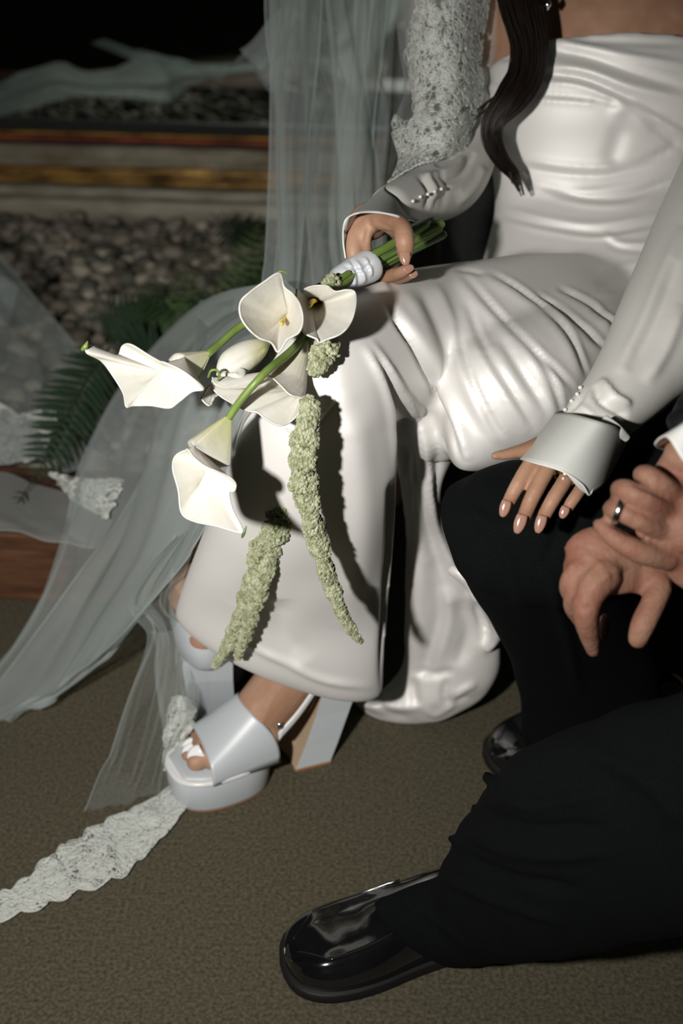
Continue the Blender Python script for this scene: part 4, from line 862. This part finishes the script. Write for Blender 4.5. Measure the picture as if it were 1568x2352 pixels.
# bundled stems passing through the hand
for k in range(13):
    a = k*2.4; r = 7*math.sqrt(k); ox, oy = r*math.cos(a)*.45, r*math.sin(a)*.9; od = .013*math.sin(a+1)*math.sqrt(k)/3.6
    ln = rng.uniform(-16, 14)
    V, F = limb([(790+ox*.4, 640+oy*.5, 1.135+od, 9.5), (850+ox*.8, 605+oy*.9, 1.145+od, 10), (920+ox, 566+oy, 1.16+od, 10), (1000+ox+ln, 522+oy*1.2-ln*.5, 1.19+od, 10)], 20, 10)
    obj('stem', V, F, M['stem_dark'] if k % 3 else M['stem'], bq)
# ribbon wrap with overlapping turns
rb = []
RIB = limb([(772, 650, 1.128, 30), (785, 642, 1.13, 33), (815, 626, 1.135, 36), (845, 612, 1.142, 38), (856, 606, 1.145, 35)], 40, 30, round0=False, round1=False)
me = remesh([RIB], .0016, 2)
rs_ = [([(800, 600), (812, 630), (815, 660)], 4, .0026), ([(815, 598), (832, 625), (838, 650)], 4, .0026), ([(800, 592), (820, 622), (826, 652)], 4, -.0022), ([(790, 610), (830, 622), (855, 600)], 3.5, -.0026), ([(835, 590), (850, 615), (852, 635)], 3, .0026), ([(785, 625), (800, 650)], 4, -.0024), ([(770, 640), (790, 662)], 3, .002)]
strokes(me, rs_); me.materials.append(M['ribbon']); obj('ribbon_wrap', me, None, None, bq, label='pale blue satin ribbon wrap')
# amaranthus
def strand(pts, dens, br=(.0014, .0026), label=None, lump=.25):
    q = cr(np.array(pts, float), 120); c = PA(q[:, :3]); r = q[:, 3]*q[:, 2]/FPX; t = nrm(np.gradient(c, axis=0)); pr = []
    seg = np.linalg.norm(np.diff(c, axis=0), axis=1); area = (seg*(r[1:]+.001)*6.28); cum = np.cumsum(area)/area.sum(); n = int(area.sum()*dens)
    ph = rng.uniform(0, 6.28, 3)
    for _ in range(n):
        i = int(np.searchsorted(cum, rng.random())); f = rng.random(); cc_ = c[i]*(1-f)+c[i+1]*f; a = rng.uniform(0, 6.28); vw = nrm(cc_-CP); sd = nrm(np.cross(t[i], vw)); up = np.cross(sd, t[i])
        lp = 1+lump*math.sin(i*.55+a*1+ph[0])*math.sin(i*.21+ph[1]-a); rr = r[i]*lp*rng.uniform(.72, 1.0)
        b = rng.uniform(*br); p = cc_+rr*(math.cos(a)*sd+.8*math.sin(a)*up); pr.append((ICO1[0]*b*rng.uniform(.8, 1.2, 3)+p, ICO1[1]))
    V, F = join(pr); st = obj('amaranthus_strand', V, F, M['amar'], bq, smooth=False, label=label, kind='stuff')
    qq = q.copy(); qq[:, 3] *= .72; V, F = limb(qq, 60, 10); obj('strand_core', V, F, M['amar_core'], st)
strand([(768, 780, 1.05, 12), (750, 800, 1.045, 26), (728, 840, 1.04, 20), (722, 862, 1.04, 10)], 3.4e5)
strand([(700, 915, 1.025, 12), (712, 940, 1.02, 20), (700, 1000, 1.02, 26), (695, 1080, 1.035, 30), (708, 1160, 1.06, 24), (728, 1240, 1.09, 20), (752, 1320, 1.12, 17), (782, 1400, 1.15, 12), (812, 1455, 1.17, 8), (830, 1476, 1.18, 3)], 3.2e5, label='long trailing amaranthus strand')
strand([(770, 790, 1.10, 16), (768, 880, 1.12, 22), (752, 960, 1.13, 24), (735, 1040, 1.13, 26), (725, 1110, 1.14, 16)], 2.4e5)
strand([(672, 1060, 1.13, 8), (665, 1110, 1.13, 16), (655, 1150, 1.14, 24), (642, 1195, 1.15, 30), (610, 1260, 1.18, 32), (590, 1330, 1.21, 28), (560, 1410, 1.245, 22), (530, 1470, 1.27, 14), (492, 1533, 1.30, 5)], 2.8e5, label='amaranthus strand hanging to the left over the hem')
strand([(630, 1240, 1.17, 14), (600, 1340, 1.20, 18), (575, 1420, 1.24, 15), (555, 1480, 1.27, 11), (545, 1512, 1.29, 6)], 2.8e5)
strand([(745, 642, 1.10, 10), (760, 650, 1.10, 18), (775, 655, 1.105, 10)], 3e5)
for k in range(5):
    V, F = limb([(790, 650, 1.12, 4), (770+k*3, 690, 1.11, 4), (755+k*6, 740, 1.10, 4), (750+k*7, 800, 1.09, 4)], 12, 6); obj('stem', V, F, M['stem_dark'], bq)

# ================================================================ VEIL
veil = thing('veil', P(300, 1500, 1.5), 'sheer tulle bridal veil with lace border trailing from the bride over curb and carpet', 'veil')
def pleat(n, amp, k2=0.35, ph=0, sharp=.55):
    def f(U, W):
        a = n*U*2*np.pi+ph+1.3*np.sin(W*2.1+U*3)+.8*np.sin(W*4.7+ph); s = np.sin(a); s = np.sign(s)*np.abs(s)**sharp
        return amp*(s*(.7+.3*np.sin(W*3+U*5))+k2*np.sin(a*2.3+W*3))
    return f
def sheet(name, ctrl, nu, nv, disp, mt, label=None, hem=None):
    g = grid(ctrl, nu, nv, disp); V, F = grid_mesh(g); o = obj(name, V, F, mt, veil, label=label)
    for e in (hem or ''):
        line = {'l': g[:, 0], 'r': g[:, -1], 't': g[0], 'b': g[-1]}[e]
        V, F = limb(np.column_stack([line, np.full(len(line), .0009)]), n=len(line), m=5, px=False); obj('tulle_hem', V, F, M['tulle_edge'], o)
    return g
M['tulle3'] = sheer('single layer of tulle', (0.66, 0.72, 0.69), 0.10, 0.45)
M['tulle_edge'] = sheer('tulle folded edge', (0.70, 0.78, 0.77), 0.35, 0.3)
# hanging length behind the arm
sheet('tulle_panel', [[(590, -160, 1.62), (680, -160, 1.58), (780, -160, 1.56), (880, -160, 1.58), (1010, -160, 1.60)],
                      [(612, 60, 1.62), (690, 60, 1.58), (780, 60, 1.55), (860, 60, 1.57), (960, 60, 1.60)],
                      [(628, 300, 1.60), (700, 300, 1.56), (770, 300, 1.53), (840, 300, 1.55), (930, 300, 1.58)],
                      [(630, 500, 1.56), (690, 500, 1.50), (750, 500, 1.46), (820, 500, 1.48), (880, 520, 1.50)],
                      [(622, 670, 1.50), (690, 690, 1.42), (760, 700, 1.38), (830, 700, 1.38), (900, 700, 1.40)]], 220, 90, pleat(4.3, .014), M['tulle'], hem='l')
sheet('tulle_panel', [[(640, -160, 1.70), (760, -160, 1.66), (900, -160, 1.68)], [(660, 100, 1.68), (760, 100, 1.64), (880, 100, 1.66)], [(720, 330, 1.62), (800, 330, 1.60), (900, 330, 1.62)], [(640, 660, 1.52), (730, 690, 1.46), (820, 700, 1.46)]],
      140, 70, pleat(3.1, .016, ph=2), M['tulle'], hem='l')
sheet('tulle_panel', [[(610, 200, 1.66), (560, 120, 1.80), (520, 155, 1.95)], [(680, 20, 1.62), (640, 60, 1.75), (590, 150, 1.9)], [(780, 60, 1.58), (720, 120, 1.7), (640, 210, 1.85)]], 60, 60, pleat(1.5, .012), M['tulle2'])
for a, b, w0, w1 in ((690, 640, 60, 75), (775, 850, 40, 90), (870, 790, 34, 60)):
    sheet('tulle_panel', [[(a-w0, -160, 1.56), (a, -160, 1.53), (a+w0, -160, 1.56)], [((a*2+b)/3-w0, 120, 1.55), ((a*2+b)/3, 120, 1.52), ((a*2+b)/3+w0, 120, 1.55)], [((a+b*2)/3-w1*.6, 380, 1.53), ((a+b*2)/3, 380, 1.50), ((a+b*2)/3+w1*.6, 380, 1.53)], [(b-w1*.5, 680, 1.43), (b, 690, 1.40), (b+w1*.5, 690, 1.41)]],
          50, 70, pleat(1.3, .008, ph=a), M['tulle'], hem='lr')
# wide length from the lap down to the left over curb and carpet
sheet('tulle_panel', [[(640, 655, 1.42), (700, 680, 1.30), (740, 730, 1.16), (700, 800, 1.09)],
                      [(450, 702, 1.62), (520, 740, 1.40), (560, 820, 1.14), (600, 930, 1.085)],
                      [(270, 880, 1.66), (370, 920, 1.45), (460, 930, 1.18), (560, 975, 1.11)],
                      [(170, 1060, 1.62), (300, 1080, 1.50), (400, 1100, 1.28), (520, 1110, 1.18)],
                      [(130, 1230, 1.62), (230, 1250, 1.55), (330, 1260, 1.38), (450, 1250, 1.25)],
                      [(60, 1420, 1.60), (120, 1420, 1.57), (230, 1410, 1.50), (330, 1390, 1.36)],
                      [(-60, 1560, 1.55), (20, 1580, 1.53), (120, 1580, 1.52), (200, 1540, 1.50)],
                      [(-200, 1640, 1.52), (-100, 1660, 1.52), (0, 1652, 1.52), (80, 1625, 1.52)]], 160, 220, pleat(2.6, .010, ph=1), M['tulle2'], hem='r')
sheet('tulle_panel', [[(450, 704, 1.60), (560, 690, 1.5), (650, 670, 1.42)], [(420, 900, 1.40), (500, 920, 1.3), (560, 960, 1.20)], [(300, 1150, 1.50), (380, 1180, 1.4), (440, 1200, 1.30)], [(210, 1300, 1.56), (290, 1340, 1.5), (350, 1360, 1.42)], [(70, 1480, 1.56), (170, 1560, 1.53), (240, 1500, 1.5)], [(-60, 1640, 1.53), (0, 1655, 1.53), (60, 1640, 1.53)]],
      110, 150, pleat(2.0, .008, ph=3), M['tulle'], hem='lr')
# length that drops beside the far shoe to the floor
sheet('tulle_panel', [[(395, 1240, 1.30), (430, 1220, 1.28), (460, 1210, 1.27)], [(300, 1378, 1.40), (350, 1370, 1.36), (405, 1400, 1.35)], [(345, 1455, 1.42), (390, 1460, 1.40), (450, 1440, 1.41)], [(290, 1600, 1.46), (370, 1600, 1.43), (440, 1620, 1.42)], [(240, 1760, 1.47), (320, 1760, 1.44), (395, 1740, 1.43)], [(200, 1900, 1.415), (270, 1880, 1.42), (390, 1815, 1.425)]],
      110, 140, pleat(3.2, .008, ph=.5), M['tulle3'], hem='l')
sheet('tulle_panel', [[(345, 1450, 1.46), (400, 1450, 1.43), (455, 1450, 1.42)], [(350, 1560, 1.47), (410, 1560, 1.44), (450, 1570, 1.43)], [(370, 1680, 1.47), (410, 1680, 1.45), (450, 1650, 1.44)], [(385, 1800, 1.44), (400, 1800, 1.44), (410, 1790, 1.44)]], 60, 80, pleat(2.2, .007), M['lace_net'])
# left heap over the curb
gL = sheet('tulle_panel', [[(-260, 400, 2.3), (-120, 500, 2.25), (0, 590, 2.2)], [(-200, 700, 2.1), (-60, 700, 2.08), (85, 690, 2.06)], [(-200, 850, 1.95), (-20, 820, 1.96), (205, 848, 1.93)], [(-200, 980, 1.82), (0, 960, 1.82), (180, 990, 1.80)], [(-200, 1090, 1.72), (0, 1070, 1.72), (250, 1070, 1.70)]], 120, 110, pleat(2.4, .012, ph=2.2), M['tulle2'], hem='r')
sheet('tulle_panel', [[(-200, 1080, 1.70), (0, 1090, 1.70), (120, 1120, 1.68), (300, 1160, 1.62)], [(-200, 1170, 1.62), (0, 1180, 1.62), (120, 1190, 1.62), (260, 1200, 1.60)], [(-200, 1220, 1.585), (0, 1215, 1.585), (110, 1245, 1.575), (220, 1252, 1.57)]], 90, 50, pleat(1.6, .004), M['tulle2'], hem='b')
# heap that lies over the gravel beyond the left edge; the mirror shows its back
M['tulle_heap'] = sheer('gathered tulle', (0.70, 0.78, 0.76), 0.55, 0.3)
nm_ = nrm(np.array([math.tan(PHI), 1.0, 0])); pm_ = rot(np.array([0., 2.93, 0.5]))
def heap(ctrl, nu, nv, disp):
    c = PA(np.array(ctrl, float)); c = c-2*((c-pm_)@nm_)[..., None]*nm_
    g = cr(c, nv); g = np.swapaxes(cr(np.swapaxes(g, 0, 1), nu), 0, 1)
    U, W = np.meshgrid(np.linspace(0, 1, nu), np.linspace(0, 1, nv)); g[..., 2] += disp(U, W); g[..., 1] += disp(W*.7+.2, U)*1.5
    V, F = grid_mesh(g); obj('tulle_panel', V, F, M['tulle_heap'], veil)
heap([[(-160, 225, 3.74), (-20, 190, 3.72), (130, 152, 3.70), (250, 157, 3.68), (350, 128, 3.68), (430, 140, 3.68), (515, 158, 3.72)],
      [(-160, 265, 3.80), (-20, 235, 3.78), (120, 195, 3.78), (250, 190, 3.76), (370, 175, 3.76), (450, 165, 3.75), (517, 162, 3.75)],
      [(-160, 310, 3.86), (-20, 275, 3.84), (100, 240, 3.82), (250, 224, 3.82), (380, 226, 3.80), (465, 190, 3.80), (520, 168, 3.80)]], 130, 50, pleat(3, .010, ph=.7))

# ---- lace: real thread loops, scrolls and petals laid on a net ground
def lace(g, n, name='lace_border', rad=(.004, .009), th=.00075, scallop=True, lift=.0012, ground_mat='lace_net', scal=6, reg=None):
    if scallop:
        cen = g.mean(1, keepdims=True); vv = np.linspace(0, 1, g.shape[0]); k = 0.92+.26*np.abs(np.sin(vv*math.pi*scal))**.7+.06*np.sin(vv*61+1)
        g = cen+(g-cen)*k[:, None, None]
    V, F = grid_mesh(g); net = obj(name, V, F, M[ground_mat], veil, label='lace border')
    du = np.linalg.norm(g[0, -1]-g[0, 0])+1e-6; dv = np.linalg.norm(np.diff(g[:, g.shape[1]//2], axis=0), axis=1).sum(); du = np.linalg.norm(np.diff(g[g.shape[0]//2], axis=0), axis=1).sum()
    eu = np.gradient(g, axis=1); ev = np.gradient(g, axis=0); nn = nrm(np.cross(eu, ev)); flip = np.sign(-(nn*nrm(g-CP)).sum(-1).mean())
    parts = []
    def add(uu, vv, t_):
        p = gsample(g, np.array(uu), np.array(vv)); q = gsample(nn, np.array(uu), np.array(vv))*flip
        parts.append(limb(np.column_stack([p+q*lift, np.full(len(p), t_)]), n=len(p), m=4, px=False, round0=False, round1=False))
    for _ in range(n):
        u, v = rng.random(2)
        if reg and not reg(u, v): continue
        r = rng.uniform(*rad); k = rng.integers(4); a0 = rng.uniform(0, 6.28)
        if k == 0:      # ring
            a = np.linspace(0, 6.28, 12); add(u+r/du*np.cos(a), v+r/dv*np.sin(a), th)
        elif k == 1:    # spiral scroll
            a = np.linspace(0, 9.5, 20); rr = r*1.7*(a/9.5); add(u+rr/du*np.cos(a+a0), v+rr/dv*np.sin(a+a0), th*1.2)
        elif k == 2:    # petals
            for p_ in range(5):
                a1 = a0+p_*1.2566; t = np.linspace(0, 3.14159*2, 9); lx = r*.62*(1-np.cos(t))/1.0*.7; ly = r*.28*np.sin(t)
                add(u+(lx*math.cos(a1)-ly*math.sin(a1))/du, v+(lx*math.sin(a1)+ly*math.cos(a1))/dv, th)
        else:           # leaf, filled with a thick vein
            t = np.linspace(0, 6.283, 12); lx = r*1.1*np.cos(t); ly = r*.42*np.sin(t); add(u+(lx*math.cos(a0)-ly*math.sin(a0))/du, v+(lx*math.sin(a0)+ly*math.cos(a0))/dv, th)
            s = np.linspace(-1, 1, 5)*r; add(u+s*math.cos(a0)/du, v+s*math.sin(a0)/dv, th*1.8)
    V, F = join(parts); obj('lace_thread', V, F, M['lace'], net, kind='stuff'); return net
# lace over the sleeve
gA = grid([[(905, -120, 1.43), (960, -120, 1.37), (1040, -120, 1.355), (1140, -120, 1.42)], [(905, 20, 1.43), (960, 20, 1.36), (1040, 20, 1.345), (1122, 20, 1.41)], [(915, 120, 1.41), (965, 120, 1.35), (1040, 120, 1.335), (1108, 130, 1.39)],
           [(925, 210, 1.39), (970, 215, 1.34), (1040, 215, 1.325), (1112, 210, 1.38)], [(898, 290, 1.37), (960, 295, 1.32), (1030, 290, 1.31), (1090, 280, 1.36)], [(915, 365, 1.34), (960, 350, 1.305), (1020, 340, 1.305), (1072, 335, 1.35)], [(890, 425, 1.28), (930, 395, 1.27), (985, 372, 1.29), (1060, 350, 1.34)]], 90, 150, pleat(1.3, .002))
lace(gA, 1200, rad=(.0035, .0085), th=.00055, scallop=False, reg=lambda u, v: u > .22+.1*math.sin(v*12) or v > .62)
# lace on the carpet
gB = grid([[(425, 1795, 1.452), (432, 1815, 1.44), (445, 1838, 1.425)], [(345, 1850, 1.413), (375, 1880, 1.398), (400, 1900, 1.388)], [(265, 1890, 1.392), (300, 1935, 1.372), (335, 1975, 1.353)], [(200, 1930, 1.372), (240, 1975, 1.352), (272, 2035, 1.326)],
           [(120, 1985, 1.345), (145, 2035, 1.324), (175, 2075, 1.308)], [(60, 2045, 1.318), (75, 2080, 1.304), (95, 2112, 1.292)], [(-10, 2085, 1.302), (-5, 2120, 1.288), (0, 2150, 1.277)], [(-120, 2130, 1.285), (-110, 2170, 1.268), (-100, 2210, 1.255)]], 50, 220, lambda U, W: .006*np.sin(W*26)*np.sin(U*3.1)-.004)
lace(gB, 1000, scal=9, rad=(.004, .009), th=.0007)
gC = grid([[(60, 2060, 1.31), (85, 2000, 1.325), (115, 1965, 1.335)], [(100, 2070, 1.305), (130, 2030, 1.315), (150, 2000, 1.325)]], 24, 24); lace(gC, 40)
gD = grid([[(-120, 900, 1.86), (0, 930, 1.84), (60, 950, 1.82), (118, 940, 1.80)], [(-120, 980, 1.80), (0, 1000, 1.79), (60, 1010, 1.78), (110, 1000, 1.76)], [(-120, 1060, 1.76), (0, 1070, 1.75), (50, 1060, 1.74), (90, 1055, 1.73)]], 70, 40, pleat(2, .003)); lace(gD, 260, rad=(.004, .01), th=.001)
gE = grid([[(120, 1085, 1.66), (200, 1100, 1.60), (270, 1100, 1.55)], [(150, 1120, 1.64), (210, 1140, 1.58), (270, 1130, 1.53)], [(170, 1150, 1.63), (225, 1180, 1.57), (240, 1195, 1.54)]], 50, 40); lace(gE, 170, rad=(.004, .009), th=.001)
gF = grid([[(395, 1600, 1.45), (420, 1600, 1.44), (445, 1610, 1.45)], [(378, 1690, 1.44), (412, 1680, 1.43), (440, 1670, 1.43)], [(378, 1775, 1.43), (392, 1745, 1.43), (405, 1720, 1.43)]], 40, 60, pleat(1.5, .003)); lace(gF, 110, rad=(.004, .008), th=.0006, scal=3)
